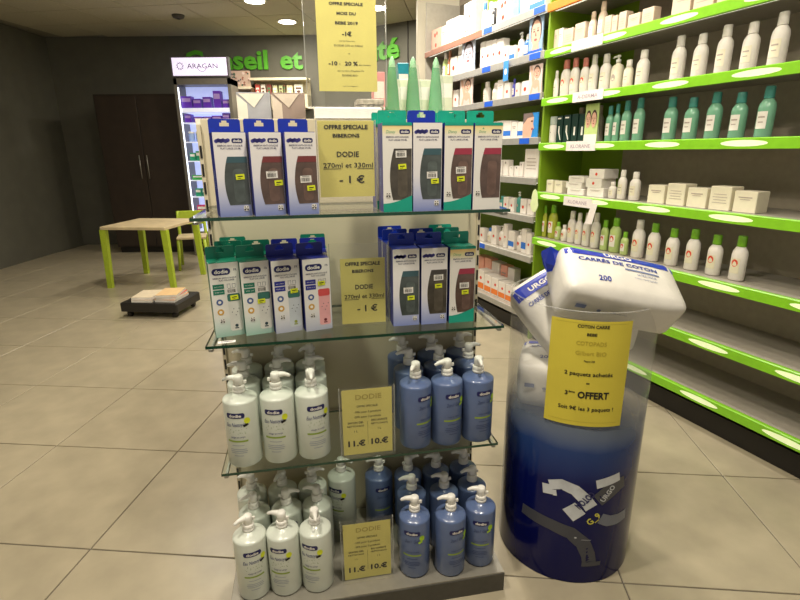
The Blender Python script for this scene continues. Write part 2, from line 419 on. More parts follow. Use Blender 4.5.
MB().box(-.36, .40, .27, .3, 1.9, 2.30).build('back_panel', CRE, nc)
MB().box(-.36, .40, 0, .27, 1.9, 2.07).build('ledge', CRE, nc)
MB().box(-.36, .40, 0, .27, 2.25, 2.28).build('lintel', CRE, nc)
bk = [(-.285, .06, .13, (190, 80, 70)), (-.21, .06, .13, (230, 226, 214)), (-.13, .06, .13, (130, 60, 54)), (-.05, .06, .12, (190, 190, 150)), (.03, .05, .12, (170, 180, 130)), (.08, .02, .14, (120, 86, 56)), (.15, .08, .12, (214, 200, 160)), (.27, .11, .13, (220, 224, 210))]
cn = ['red', 'white', 'maroon', 'beige', 'sage', 'thin brown', 'wide straw coloured', 'wide white and green']
for k, (x, w, h, c) in enumerate(bk):
    t = thing('leaflet_box', f'{cn[k]} upright carton standing in the cream wall niche', 'box', (-1.62 + x, 7.36, 2.071), 0, 'cartons in the wall niche')
    MB().cbox(-w / 2, w / 2, 0, .05, 0, h, .002).build('carton', mat('niche_%d' % k, rgb(*c), .5), t)
    mb = MB(); mb.rect(0, h * .62, w * .7, h * .18, -.0006); mb.ell(0, h * .3, w * .25, h * .12, -.0006)
    mb.build('label_print', mat('niche_print_%d' % (k % 3), rgb(*[(236, 230, 214), (90, 60, 50), (60, 120, 80)][k % 3]), .5), t)

# ------------------------------------------------------------------ lime children's table and chair, magazine trolley
LIME = mat('lime_paint', rgb(168, 190, 52), .4); BEI = mat('beech_top', rgb(206, 188, 150), .5, var=.08, scale=10)
t = thing('low_table', 'low table with beech top and lime green legs at the left edge', 'table', (-2.6, 5.3, 0), -.1)
MB().cbox(-.34, .34, -.34, .34, .6, .63, .006).build('table_top', BEI, t)
for sx in (-1, 1):
    for sy in (-1, 1):
        MB().add([(sx * .32 - .03, sy * .31 - .025, .599), (sx * .32 + .03, sy * .31 - .025, .599), (sx * .32 + .03, sy * .31 + .025, .599), (sx * .32 - .03, sy * .31 + .025, .599),
                  (sx * .34 - .025, sy * .32 - .02, 0), (sx * .34 + .025, sy * .32 - .02, 0), (sx * .34 + .025, sy * .32 + .02, 0), (sx * .34 - .025, sy * .32 + .02, 0)],
                 [(0, 1, 2, 3), (7, 6, 5, 4), (0, 4, 5, 1), (1, 5, 6, 2), (2, 6, 7, 3), (3, 7, 4, 0)]).build('leg', LIME, t)
t = thing('small_chair', 'small lime green chair with beech seat behind the low table', 'chair', (-2.47, 5.98, 0), .3)
MB().cbox(-.16, .16, -.16, .16, .36, .385, .006).build('seat', BEI, t)
for sx in (-1, 1):
    for sy in (-1, 1): MB().tube([(sx * .14, sy * .14, .36 if sy < 0 else .66), (sx * .16, sy * .17, 0)], [.02, .016], 8).build('leg', LIME, t)
MB().cbox(-.15, .15, .125, .15, .5, .66, .006).build('backrest', LIME, t)
t = thing('magazine_trolley', 'low black trolley on castors at the left edge of the floor', 'trolley', (-2.07, 4.2, 0), -.1)
BLK = mat('black_plastic', rgb(34, 32, 30), .4)
MB().cbox(-.25, .25, -.2, .2, .055, .13, .008).build('tray', BLK, t)
for sx in (-1, 1):
    for sy in (-1, 1): MB().tube([(sx * .2 - .012, sy * .15, .0275), (sx * .2 + .012, sy * .15, .0275)], .0275, 12).build('castor', DARK, t)
for k, (x, y, c) in enumerate(((.12, -.05, (222, 150, 96)), (-.08, -.05, (214, 190, 170)), (.12, -.045, (196, 80, 60)), (-.09, -.04, (230, 216, 190)), (.115, -.05, (236, 200, 150)))):
    lv = (0, 0, 1, 1, 2)[k]
    w = thing('magazine', ['orange magazine at the bottom right of the trolley pile', 'pale pink magazine at the bottom left of the trolley pile', 'red magazine in the middle of the trolley pile', 'cream magazine topmost on the left of the trolley', 'peach magazine topmost on the right of the trolley'][k], 'magazine', (-2.07 + x, 4.2 + y, .1305 + .021 * lv), -.1 + .05 * k, 'magazines on the trolley')
    MB().box(-.085, .085, -.12, .12, 0, .02).build('pages', WHITE, w)
    MB().box(-.087, .087, -.122, .122, .0201, .0208).build('cover', mat('magazine_%d' % k, rgb(*c), .35), w)

# ------------------------------------------------------------------ the centre display unit
PH = 0.181528
A0 = Vector((-.494698, 1.191784, 0)); TU = Vector((math.cos(PH), math.sin(PH), 0)); NU = Vector((-math.sin(PH), math.cos(PH), 0))
def ul(a, d, z): return A0 + TU * a + NU * d + Vector((0, 0, z))
S1, S2, S3, SB = 1.177, .8535, .4787, .07
PANEL = mat('display_panel', rgb(206, 196, 168), .6, var=.02, scale=8)
unit = thing('display_unit', 'end display unit with beige back panel and three green-edged glass shelves', 'shelf unit', A0, PH)
MB().box(-.004, .814, .31, .335, .02, 1.415).build('back_panel', PANEL, unit)
for a in (-.0145, .8145):
    up_ = MB(); up_.box(a, a + .010, .30, .335, .02, 1.40).build('upright', PANEL, unit)
    sl = MB()
    for k in range(26): sl.box(a + .002, a + .008, .2985, .2999, .06 + k * .05, .094 + k * .05)
    sl.build('slot_row', DARK, unit)['kind'] = 'stuff'
MB().box(-.022, .834, .336, 1.5, 0, 1.40).build('rear_gondola_body', PANEL, unit)
MB().box(-.022, .834, .336, 1.5, 1.4005, 1.418).build('rear_gondola_top', mat('white_top_board', rgb(232, 228, 216), .5), unit)
BASEM = mat('dark_grey_metal', rgb(82, 80, 74), .45, .4, scale=60); BASET = mat('base_top_metal', rgb(150, 146, 134), .4, .3)
MB().cbox(-.012, .812, -.08, .3, 0, .066, .002).build('base', BASEM, unit)
MB().box(-.010, .810, -.078, .298, .0661, .07).build('base_top', BASET, unit)
for z in (S1, S2, S3):
    g = MB()
    x0, x1, y0, y1, z0, z1 = 0, .8, 0, .298, z - .008, z
    v = [(x, y, zz) for zz in (z0, z1) for y in (y0, y1) for x in (x0, x1)]
    g.add(v, [(0, 2, 3, 1), (4, 5, 7, 6)], 0); g.add(v, [(0, 1, 5, 4), (2, 6, 7, 3), (0, 4, 6, 2), (1, 3, 7, 5)], 1)
    sh = g.build('glass_shelf', [GLASS, GEDGE], unit)
    for a in (.012, .788):
        MB().box(a - .003, a + .003, .016, .31, z - .018, z - .0085).build('bracket', METAL, sh)
        MB().cbox(a - .006, a + .006, .002, .016, z - .016, z - .0082, .002).build('shelf_clip', METAL, sh)

# ---- sign holders with yellow sheets
def sheet_text(lines, w, h, y):
    k1, k2 = MB(), MB()
    for (txt, cx, cz, hh, ww, bold, style) in lines:
        (k2 if style == 'o' else k1).text(txt, cx * w, cz * h, hh * h, ww * w if ww else None, y, 0, bold * 1.5 + .003)
    return k1, k2
def sign(label_h, label_s, loc, rz, hw, hh, w, h, sx, sz, lines, foot=.05, extra=None, base=None, lean=0.):
    t = thing('sign_holder', label_h, 'sign holder', loc, rz)
    MB().box(-hw / 2, hw / 2, 0, .002, .0025, hh).build('back_sheet', ACRYL, t)
    MB().box(-hw / 2, hw / 2, -.0075, -.0055, .0025, hh).build('front_sheet', ACRYL, t)
    MB().box(-hw / 2, hw / 2, -foot * .15 - .01, foot, 0, .002).build('foot', ACRYL, t)
    if base: MB().cbox(-base[0] / 2, base[0] / 2, -.02, .03, -base[1], -.001, .003).build('base_block', mat('white_gloss_base', rgb(248, 246, 240), .25), t)
    for s_ in (-1, 1): MB().box(s_ * hw / 2 - .001, s_ * hw / 2 + .001, -.0076, .0021, .0025, hh).build('side_edge', mat('acrylic_edge', rgb(190, 192, 184), .2, alpha=.45), t)
    p = thing('price_sheet', label_s, 'sign', loc, rz)
    MB().box(sx - w / 2, sx + w / 2, -.0042, -.0038, sz, sz + h).build('paper', YELLOW, p)
    for line in lines:
        k1, k2 = sheet_text([line], w, h, -.0049)
        for kk, nm, mm in ((k1, 'lettering', INK), (k2, 'outline_lettering', YINK)):
            if kk.v:
                kk.v = [(x + sx, y, z + sz) for x, y, z in kk.v]; kk.build(nm, mm, p)
    if extra:
        e = MB(); extra(e, w, h); e.v = [(x + sx, y, z + sz) for x, y, z in e.v]; e.build('rule_lines', INK, p)
    return t
# top sign
L_TOP = [('OFFRE SPECIALE', .0, .945, .030, .56, .02, ''), ('MOIS DU', .0, .845, .030, .32, .02, ''), ('BEBE 2019', .0, .745, .030, .38, .02, ''), ('-1€', .0, .63, .044, .16, .025, ''),
         ('sur les biberons', .0, .555, .015, .26, 0, ''), ('DODIE 270 et 330ml', .02, .505, .020, .48, 0, ''), ('et', .03, .42, .018, None, 0, ''),
         ('-10', -.25, .31, .042, .15, .02, ''), ('à', -.135, .305, .02, None, 0, ''), ('20 %', .06, .31, .042, .22, .02, ''), ('de remise', .29, .297, .016, .20, 0, ''),
         ('sur les laits d\'hygiène Dr', .05, .23, .015, .46, 0, ''), ('DODIE BIO', .03, .18, .020, .26, 0, ''), ('voir en magasin', .03, .06, .012, .25, 0, '')]
sign('tall clear acrylic sign holder with white base on top of the unit', 'yellow sheet about MOIS DU BEBE 2019 in the tallest sign holder', ul(.413, .345, 1.451), PH,
     .235, .32, .171, .243, .004, .044, L_TOP, .05, None, (.2, .032))
L_BIB = [('OFFRE SPECIALE', .0, .92, .052, .78, .02, ''), ('BIBERONS', .0, .81, .045, .48, .02, ''), ('DODIE', .02, .57, .068, .40, .012, ''), ('270ml et 330ml', .02, .425, .062, .9, .004, ''), ('- 1 €', .08, .235, .095, .46, .012, '')]
def under(e, w, h):
    e.rect(-.27 * w, .378 * h, .32 * w, .007 * h, -.0049); e.rect(.33 * w, .378 * h, .30 * w, .007 * h, -.0049)
sign('wide clear acrylic sign holder on the top glass shelf between the bottle cartons', 'yellow OFFRE SPECIALE BIBERONS sheet on the top glass shelf', ul(.3795, .045, S1), PH,
     .145, .222, .137, .182, 0, .038, L_BIB, .06, under)
sign('wide clear acrylic sign holder on the middle glass shelf between the cartons', 'yellow OFFRE SPECIALE BIBERONS sheet on the middle glass shelf', ul(.4075, .1, S2), PH,
     .163, .232, .124, .188, .009, .002, L_BIB, .06, under)
L_DOD = [('DODIE', .03, .885, .075, .52, .01, 'o'), ('OFFRE SPECIALE', .0, .745, .032, .42, 0, ''), ('-10% pour 2 produits', .0, .66, .032, .54, 0, ''), ('-20% pour 3 produits', .0, .585, .032, .54, 0, ''),
         ('SAVON GEL', -.24, .50, .03, .32, .01, ''), ('NETTOYANT', -.24, .445, .026, .34, .005, ''), ('EAU LAVANTE', .24, .52, .03, .32, .01, ''), ('NETTOYANTE', .24, .465, .026, .34, .005, ''),
         ('1 L', -.24, .365, .03, None, 0, ''), ('1 L', .24, .385, .03, None, 0, ''), ('11.€', -.23, .175, .085, .35, .02, ''), ('10.€', .24, .185, .085, .35, .02, '')]
def vrule(e, w, h): e.rect(0, .33 * h, .004 * w, .36 * h, -.0049)
sign('clear acrylic sign holder on the lowest glass shelf between the pump bottles', 'yellow DODIE price sheet 11.€ 10.€ on the lowest glass shelf', ul(.409, .022, S3), PH,
     .156, .214, .142, .206, 0, .003, L_DOD, .06, vrule)
sign('clear acrylic sign holder on the dark metal base between the pump bottles', 'yellow DODIE price sheet 11.€ 10.€ on the dark metal base', ul(.393, -.016, SB), PH,
     .156, .214, .142, .2, 0, .003, L_DOD, .06, vrule)

# ---- baby bottle cartons
CW_, CD_ = .0735, .066
LAV = grad_mat('white_lavender_card', [(0, rgb(126, 140, 196)), (.22, rgb(188, 194, 222)), (.45, rgb(228, 226, 230)), (1, rgb(234, 231, 226))], 0, .2, .4)
PLAIN = grad_mat('white_mint_card', [(0, rgb(150, 190, 176)), (.16, rgb(205, 220, 212)), (.3, rgb(230, 229, 222)), (1, rgb(234, 231, 224))], 0, .2, .4)
PLAINB = grad_mat('white_grey_card', [(0, rgb(170, 176, 196)), (.16, rgb(210, 212, 220)), (.3, rgb(230, 229, 226)), (1, rgb(234, 231, 226))], 0, .2, .4)
RAIN = grad_mat('white_rainbow_card', [(0, rgb(230, 229, 224)), (.84, rgb(232, 229, 222)), (.92, rgb(236, 226, 170)), (1, rgb(240, 190, 120))], 0, .215, .4)
PANE = mat('window_film', rgb(78, 72, 62), .15, var=.25, scale=25, coat=.6)
PANEB = mat('window_film_blue', rgb(74, 82, 80), .15, var=.2, scale=25, coat=.6)
PANER = mat('window_film_rose', rgb(96, 76, 68), .15, var=.2, scale=25, coat=.6)
CAPC = {'teal': mat('cap_teal', rgb(62, 92, 100), .3), 'rose': mat('cap_rose', rgb(122, 58, 58), .3), 'grey': mat('cap_dark', rgb(70, 66, 62), .3), 'pink': mat('cap_pink', rgb(160, 56, 76), .3), 'coral': mat('cap_coral', rgb(214, 84, 84), .3), 'green': mat('cap_green', rgb(60, 116, 104), .3)}
STREAK = mat('bottle_in_window', rgb(128, 122, 112), .3, var=.1)
GREYINK = mat('grey_ink', rgb(84, 82, 110), .6); PURINK = mat('violet_ink', rgb(62, 60, 140), .5); GRNINK = mat('green_ink', rgb(100, 170, 130), .5)
def carton_body(t, h, front, side, topm):
    w, d = CW_ / 2, CD_ / 2
    v = [(x, y, z) for z in (0, h) for y in (-d, d) for x in (-w, w)]
    b = MB(); b.add(v, [(0, 1, 5, 4)], 0); b.add(v, [(0, 2, 3, 1), (2, 6, 7, 3), (0, 4, 6, 2), (1, 3, 7, 5)], 1); b.add(v, [(4, 5, 7, 6)], 2)
    b.build('carton', [front, side, topm], t)
    f = MB(); f.box(-w + .002, w - .002, -d + .0005, -d + .012, h, h + .0012); f.build('tuck_flap', topm, t)
    # hanging tab with euro slot
    k = MB(); y0, y1 = d - .0025, d
    H1 = h + .033; sw = .011
    k.prism([(-w, h), (w, h), (w, h + .016), (-w, h + .016)], y0, y1)
    k.prism([(-w, h + .016), (-sw, h + .016), (-sw, h + .024), (-w, h + .024)], y0, y1)
    k.prism([(sw, h + .016), (w, h + .016), (w, h + .024), (sw, h + .024)], y0, y1)
    k.prism([(-w, h + .024), (-.006, h + .024), (-.006, h + .029), (-w, h + .029)], y0, y1)
    k.prism([(.006, h + .024), (w, h + .024), (w, h + .029), (.006, h + .029)], y0, y1)
    k.prism([(-w, h + .029), (w, h + .029), (w - .003, H1), (-w + .003, H1)], y0, y1)
    k.build('hang_tab', topm, t)
    # vertical name on the side panel
    s = MB(); s.text('dodie', 0, 0, .012, .045, 0, 0, .02)
    s.v = [(-w - .0004, x * 0 + (z), .085 + x) for x, y, z in s.v]
    s.build('side_lettering', mat('pale_blue_ink', rgb(150, 170, 220), .5), t)
def stickers(t, h, bx, bz, px, pz, y, barcode=True):
    if barcode:
        s = MB(); s.rect(bx * CW_, bz * h, .027, .0165, y, 0, .03)
        o = s.build('barcode_sticker', WHITE, t)
        c = MB(); r = random.Random(int(bx * 100) + 7)
        x = -.010
        while x < .010:
            wv = r.choice((.0006, .0009, .0014)); c.rect(bx * CW_ + x, bz * h - .001, wv, .009, y - .0002, 0); x += wv + r.choice((.0007, .001))
        c.rect(bx * CW_, bz * h + .0065, .018, .001, y - .0002, 0)
        c.build('barcode', INK, o)
    s = MB(); s.rect(px * CW_, pz * h, .020, .0125, y - .0004, 0, .06); o = s.build('price_sticker', STICK, t)
    c = MB(); c.rect(px * CW_, pz * h + .001, .012, .0022, y - .0006, 0, .06); c.rect(px * CW_ - .002, pz * h - .0035, .008, .001, y - .0006, 0, .06); c.build('price_print', INK, o)
def emblem(t, x, z, y):
    s = MB(); s.pill(x, z, .0125, .0125, y, 0, 3, .003); o = s.build('emblem_badge', WHITE, t)
    c = MB(); c.ell(x - .003, z + .003, .0016, .0014, y - .0002); c.ell(x + .003, z + .003, .0016, .0014, y - .0002); c.ell(x - .0032, z - .0028, .0022, .0022, y - .0002); c.ell(x + .0032, z - .003, .002, .0024, y - .0002); c.ell(x, z - .0004, .0012, .001, y - .0002)
    c.build('emblem_print', INK, o)
def carton_window(label, h, style, cap, pane, loc, rz, stick, grp):
    t = thing('bottle_carton', label, 'box', loc, rz, grp)
    y = -CD_ / 2 - .0003
    side = NAVYBOX; topm = BLUEBOX if style == 'cloud' else TEALBOX
    carton_body(t, h, {'cloud': LAV, 'wave': RAIN, 'pale': RAIN}[style], side, topm)
    if style == 'cloud':
        c = MB()
        for k in range(6): c.ell((-.40 + .07 * k) * CW_, (.905 + (.006 if k % 2 else -.006)) * h, .0047, .0042, y, 0, 10)
        c.rect(-.225 * CW_, .905 * h, .026, .0075, y)
        c.build('cloud_logo', PURINK, t)
        bx, bw = .23, .34
    elif style == 'wave':
        c = MB(); c.text('Disney', -.22 * CW_, .905 * h, .0075, .022, y, 0, 0, 0, 'c', .2); c.build('script_lettering', GRNINK, t)
        bx, bw = .25, .36
    else:
        c = MB(); c.text('Disney', -.22 * CW_, .905 * h, .006, .018, y, 0, 0, 0, 'c', .2); c.ell(-.2 * CW_, .94 * h, .0022, .0018, y); c.build('script_lettering', GRNINK, t)
        bx, bw = .28, .36
    b = MB().pill(bx * CW_, .905 * h, bw * CW_, .0105, y, 0, 4, .004).build('logo_badge', NAVY, t)
    MB().text('dodie', bx * CW_, .905 * h, .0055, bw * CW_ * .72, y - .0002, 0, .03).build('logo_lettering', WHITE, b)
    l = MB(); l.text('BIBERON ANTI-COLIQUE', .0, .847 * h, .0038, .056, y, 0, .02); l.text('PLAT LARGE 270 ML', .02 * CW_, .815 * h, .0038, .046, y, 0, .02); l.build('lettering', GREYINK, t)
    # bulging window at the right
    zs = [.16 + .02 * k for k in range(28)]; zb, zt = .14, .72
    L = []
    for k in range(17):
        q = k / 16; z = zb + (zt - zb) * q
        L.append(((-.14 - .15 * math.sin(PI * min(1, q * .92 + .04)) ** .8 + .05 * q) * CW_, z * h))
    Wp = L + [(.485 * CW_, zt * h), (.485 * CW_, zb * h)]
    wn = MB().poly(Wp[::-1], y).build('window', pane, t)
    k0 = 12
    cp = [p for p in L if p[1] > .63 * h]
    MB().poly((cp + [(.48 * CW_, zt * h), (.48 * CW_, cp[0][1])])[::-1], y - .0002).build('bottle_cap', CAPC[cap], wn)
    MB().pill(.17 * CW_, .375 * h, .34 * CW_, .40 * h, y - .00015, 0, 5, .009).build('bottle_view', mat('window_bottle_' + pane.name, tuple(c * 1.12 for c in pane.node_tree.nodes['Color Ramp'].color_ramp.elements[1].color[:3]) + (1,), .2, var=.2), wn)
    if style == 'wave':
        pts = [(-.5 * CW_, 0), (.5 * CW_, 0), (.5 * CW_, .19 * h)] + [((.5 - k / 8) * CW_, (.19 - .09 * math.sin(k / 8 * PI * .5)) * h) for k in range(1, 9)]
        MB().poly(pts, y - .00025).build('teal_wave', TEALBOX, t)
    if style in ('wave', 'pale'): MB().rect(0, .985 * h, CW_, .03 * h, y - .0001).build('top_band', TEALBOX, t)
    emblem(t, (.33 if style == 'cloud' else -.33) * CW_, (.095 if style == 'cloud' else .2) * h, y - .0006)
    if stick: stickers(t, h, *stick[:4], y - .0008, stick[4] if len(stick) > 4 else True)
    return t
OFF = -.0
def at_front(a0, a1, d, z): return ul((a0 + a1) / 2, d + CD_ / 2 + .004, z + .0004)
g1 = 'baby bottle cartons on the top glass shelf'
LB = [carton_window('white and blue bottle carton with blue-tinted window at left end of top glass shelf', .192, 'cloud', 'teal', PANEB, at_front(.060, .138, .006, S1), PH + .26, (.18, .55, .22, .48, False), g1),
      carton_window('white and blue bottle carton with red cap in window, second from left, top glass shelf', .192, 'cloud', 'rose', PANER, at_front(.141, .219, .004, S1), PH + .26, (.12, .5, .32, .40), g1),
      carton_window('white and blue bottle carton with red cap just left of top shelf sign', .192, 'cloud', 'rose', PANER, at_front(.222, .299, .002, S1), PH + .26, (.10, .44, .26, .33), g1),
      carton_window('white and teal bottle carton with dark cap just right of top shelf sign', .213, 'wave', 'grey', PANE, at_front(.462, .537, .0, S1), PH + .03, (.12, .66, .16, .52), g1),
      carton_window('white and blue bottle carton with blue cap between teal cartons on top glass shelf', .213, 'cloud', 'teal', PANEB, at_front(.539, .612, .0, S1), PH + .03, (.16, .42, .26, .35), g1),
      carton_window('white and teal bottle carton with red cap, second from right on top glass shelf', .213, 'wave', 'pink', PANER, at_front(.618, .692, .0, S1), PH + .03, (.10, .47, .10, .37), g1),
      carton_window('pale bottle carton with pink window and no stickers at right end of top shelf', .213, 'pale', 'pink', PANER, at_front(.697, .768, .0, S1), PH + .03, None, g1)]
g2 = 'baby bottle cartons on the middle glass shelf'
RB = [carton_window('white and blue carton with blue cap, just right of middle shelf sign', .218, 'cloud', 'teal', PANEB, at_front(.492, .568, .05, S2), PH + .02, (.08, .47, .18, .37), g2),
      carton_window('white and blue carton with grey cap, middle of three right of middle shelf sign', .218, 'cloud', 'grey', PANE, at_front(.571, .647, .048, S2), PH + .02, (.16, .62, .16, .51), g2),
      carton_window('white and teal carton with pink cap at right end of middle glass shelf', .218, 'wave', 'pink', PANER, at_front(.650, .728, .046, S2), PH + .02, (.08, .50, .12, .41), g2)]
BDOT = mat('print_dot_ink', rgb(70, 78, 84), .5)
def carton_bottle(label, col, cap, body, loc, rz, sx, loz):
    h = .2; t = thing('bottle_carton', label, 'box', loc, rz, g2); y = -CD_ / 2 - .0003
    cm = GREENBOX if col == 'green' else NAVYBOX
    carton_body(t, h, PLAIN if col == 'green' else PLAINB, cm, cm)
    b = MB().pill(-.10 * CW_, .885 * h, .62 * CW_, .0175, y, 0, 5, .0085).build('logo_badge', NAVY, t)
    MB().text('dodie', -.10 * CW_, .887 * h, .0095, .034, y - .0002, 0, .03).build('logo_lettering', WHITE, b)
    l = MB(); l.text('BIBERON ANTI-COLIQUE', .0, .80 * h, .0038, .058, y, 0, .02); l.text('PLAT COL LARGE', .06 * CW_, .770 * h, .0038, .038, y, 0, .02); l.text('FR', .38 * CW_, .90 * h, .006, .008, y); l.build('lettering', GREYINK, t)
    for zz in (.69, .615):
        o = MB().rect(-.24 * CW_, zz * h, .38 * CW_, .0125, y).build('claim_block', cm, t)
        m_ = MB(); m_.text('anti-colique' if zz > .65 else '330 ml', -.24 * CW_, zz * h, .0028, .02, y - .0002, 0); m_.build('claim_lettering', WHITE, o)
    ic = MB()
    for k, xx in enumerate((.10, .27)):
        ic.rect((xx - .04) * CW_, .69 * h, .0008, .012, y); ic.rect((xx + .06) * CW_, .69 * h, .0008, .012, y); ic.rect((xx + .01) * CW_, .715 * h, .006, .0008, y); ic.rect((xx + .01) * CW_, .66 * h, .007, .0008, y)
    ic.build('bottle_icon', GREYINK, t)
    for zz, mm in ((.48, mat('icon_blue', rgb(66, 92, 150), .5)), (.345, mat('icon_gold', rgb(206, 160, 70), .5))):
        o = MB().ell(-.25 * CW_, zz * h, .0085, .0085, y).build('round_icon', mm, t)
        MB().ell(-.25 * CW_, zz * h, .004, .004, y - .0002).build('icon_center', WHITE, o)
    emblem(t, -.22 * CW_, .225 * h, y - .0003)
    # printed bottle
    bt = MB().pill(.24 * CW_, .30 * h, .42 * CW_, .46 * h, y, 0, 4, .006).build('bottle_print', mat('bottle_' + body, rgb(*dict(white=(222, 222, 214), pale=(200, 208, 214), pink=(232, 170, 172))[body]), .4), t)
    MB().pill(.24 * CW_, .53 * h, .44 * CW_, .10 * h, y - .0002, 0, 4, .005).build('cap_print', CAPC[cap], bt)
    m_ = MB(); m_.ell(.25 * CW_, .14 * h, .0042, .0042, y - .0003); m_.rect(.25 * CW_, .105 * h, .010, .003, y - .0003)
    for k in range(5): MB().ell((.14 + .06 * k) * CW_, (.33 + .05 * math.sin(k * 2.1)) * h, .0014, .0014, y - .0003, 0, 6).build('print_dot', BDOT, bt)
    m_.build('print_motif', mat('motif_' + body, rgb(*dict(white=(34, 60, 70), pale=(150, 160, 60), pink=(110, 30, 40))[body]), .5), bt)
    stickers(t, h, .2, .625, *sx, y - .0008, loz)
    return t
CB = [carton_bottle('white carton with green sides at left end of middle glass shelf', 'green', 'green', 'white', at_front(.008, .085, .062, S2), PH + .24, (.26, .53), True),
      carton_bottle('white carton with green sides, second from left on middle glass shelf', 'green', 'green', 'white', at_front(.087, .160, .062, S2), PH + .24, (.14, .46), True),
      carton_bottle('white carton with navy sides and pale bottle, third from left, middle glass shelf', 'navy', 'green', 'pale', at_front(.163, .240, .062, S2), PH + .24, (.26, .575), True),
      carton_bottle('white carton with navy sides and pink bottle, left of middle shelf sign', 'navy', 'coral', 'pink', at_front(.243, .320, .062, S2), PH + .24, (.16, .66), False)]
# cartons behind the front ones
def behind(src, k, label, jit=0.):
    o = copy_tree(src, label); o.location = src.location + NU * (.0685 * k + .012) + TU * jit; o.rotation_euler = (0, 0, PH + .03); return o
for (src, k, txt) in ((CB[0], 1, 'second row, behind green-sided carton at left end'), (CB[0], 2, 'third row, behind green-sided carton at left end'),
                      (CB[1], 1, 'second row, behind second green-sided carton'), (CB[2], 1, 'second row, behind pale-bottle navy carton'),
                      (CB[3], 1, 'second row, behind pink-bottle navy carton')):
    col = 'green-tabbed' if src in CB[:2] else 'navy-tabbed'
    behind(src, k, f'{col} carton in the {txt}, middle shelf', .004 * k)
o = behind(CB[1], 2, 'green-tabbed carton in the third row behind navy cartons, left of middle shelf sign'); o.location = CB[3].location + NU * .149 + TU * .006
for i in (0, 1, 2):
    nm = ['blue-tabbed carton behind the blue-cap carton', 'blue-tabbed carton behind the grey-cap carton', 'teal-tabbed carton behind the pink-cap carton'][i]
    for k in (1, 2):
        if i == 1 and k == 2: continue
        behind(RB[i], k, f'{nm} right of middle shelf sign, {ORD[k]} row', -.004 * k)
for i, nm in ((3, 'teal-tabbed carton behind the dark-cap carton right of top shelf sign'), (5, 'teal-tabbed carton behind the second carton from right, top glass shelf')):
    behind(LB[i], 1, nm, -.005)
# small white price tag lying on middle shelf
t = thing('shelf_tag', 'small white tag lying at left front corner of middle glass shelf', 'tag', ul(.05, .022, S2 + .0003), PH + .1)
MB().cbox(-.022, .022, -.008, .008, 0, .0015, .0005).build('card', WHITE, t)
MB().box(-.015, .015, -.002, .002, .0016, .0018).build('print', GREYINK, t)

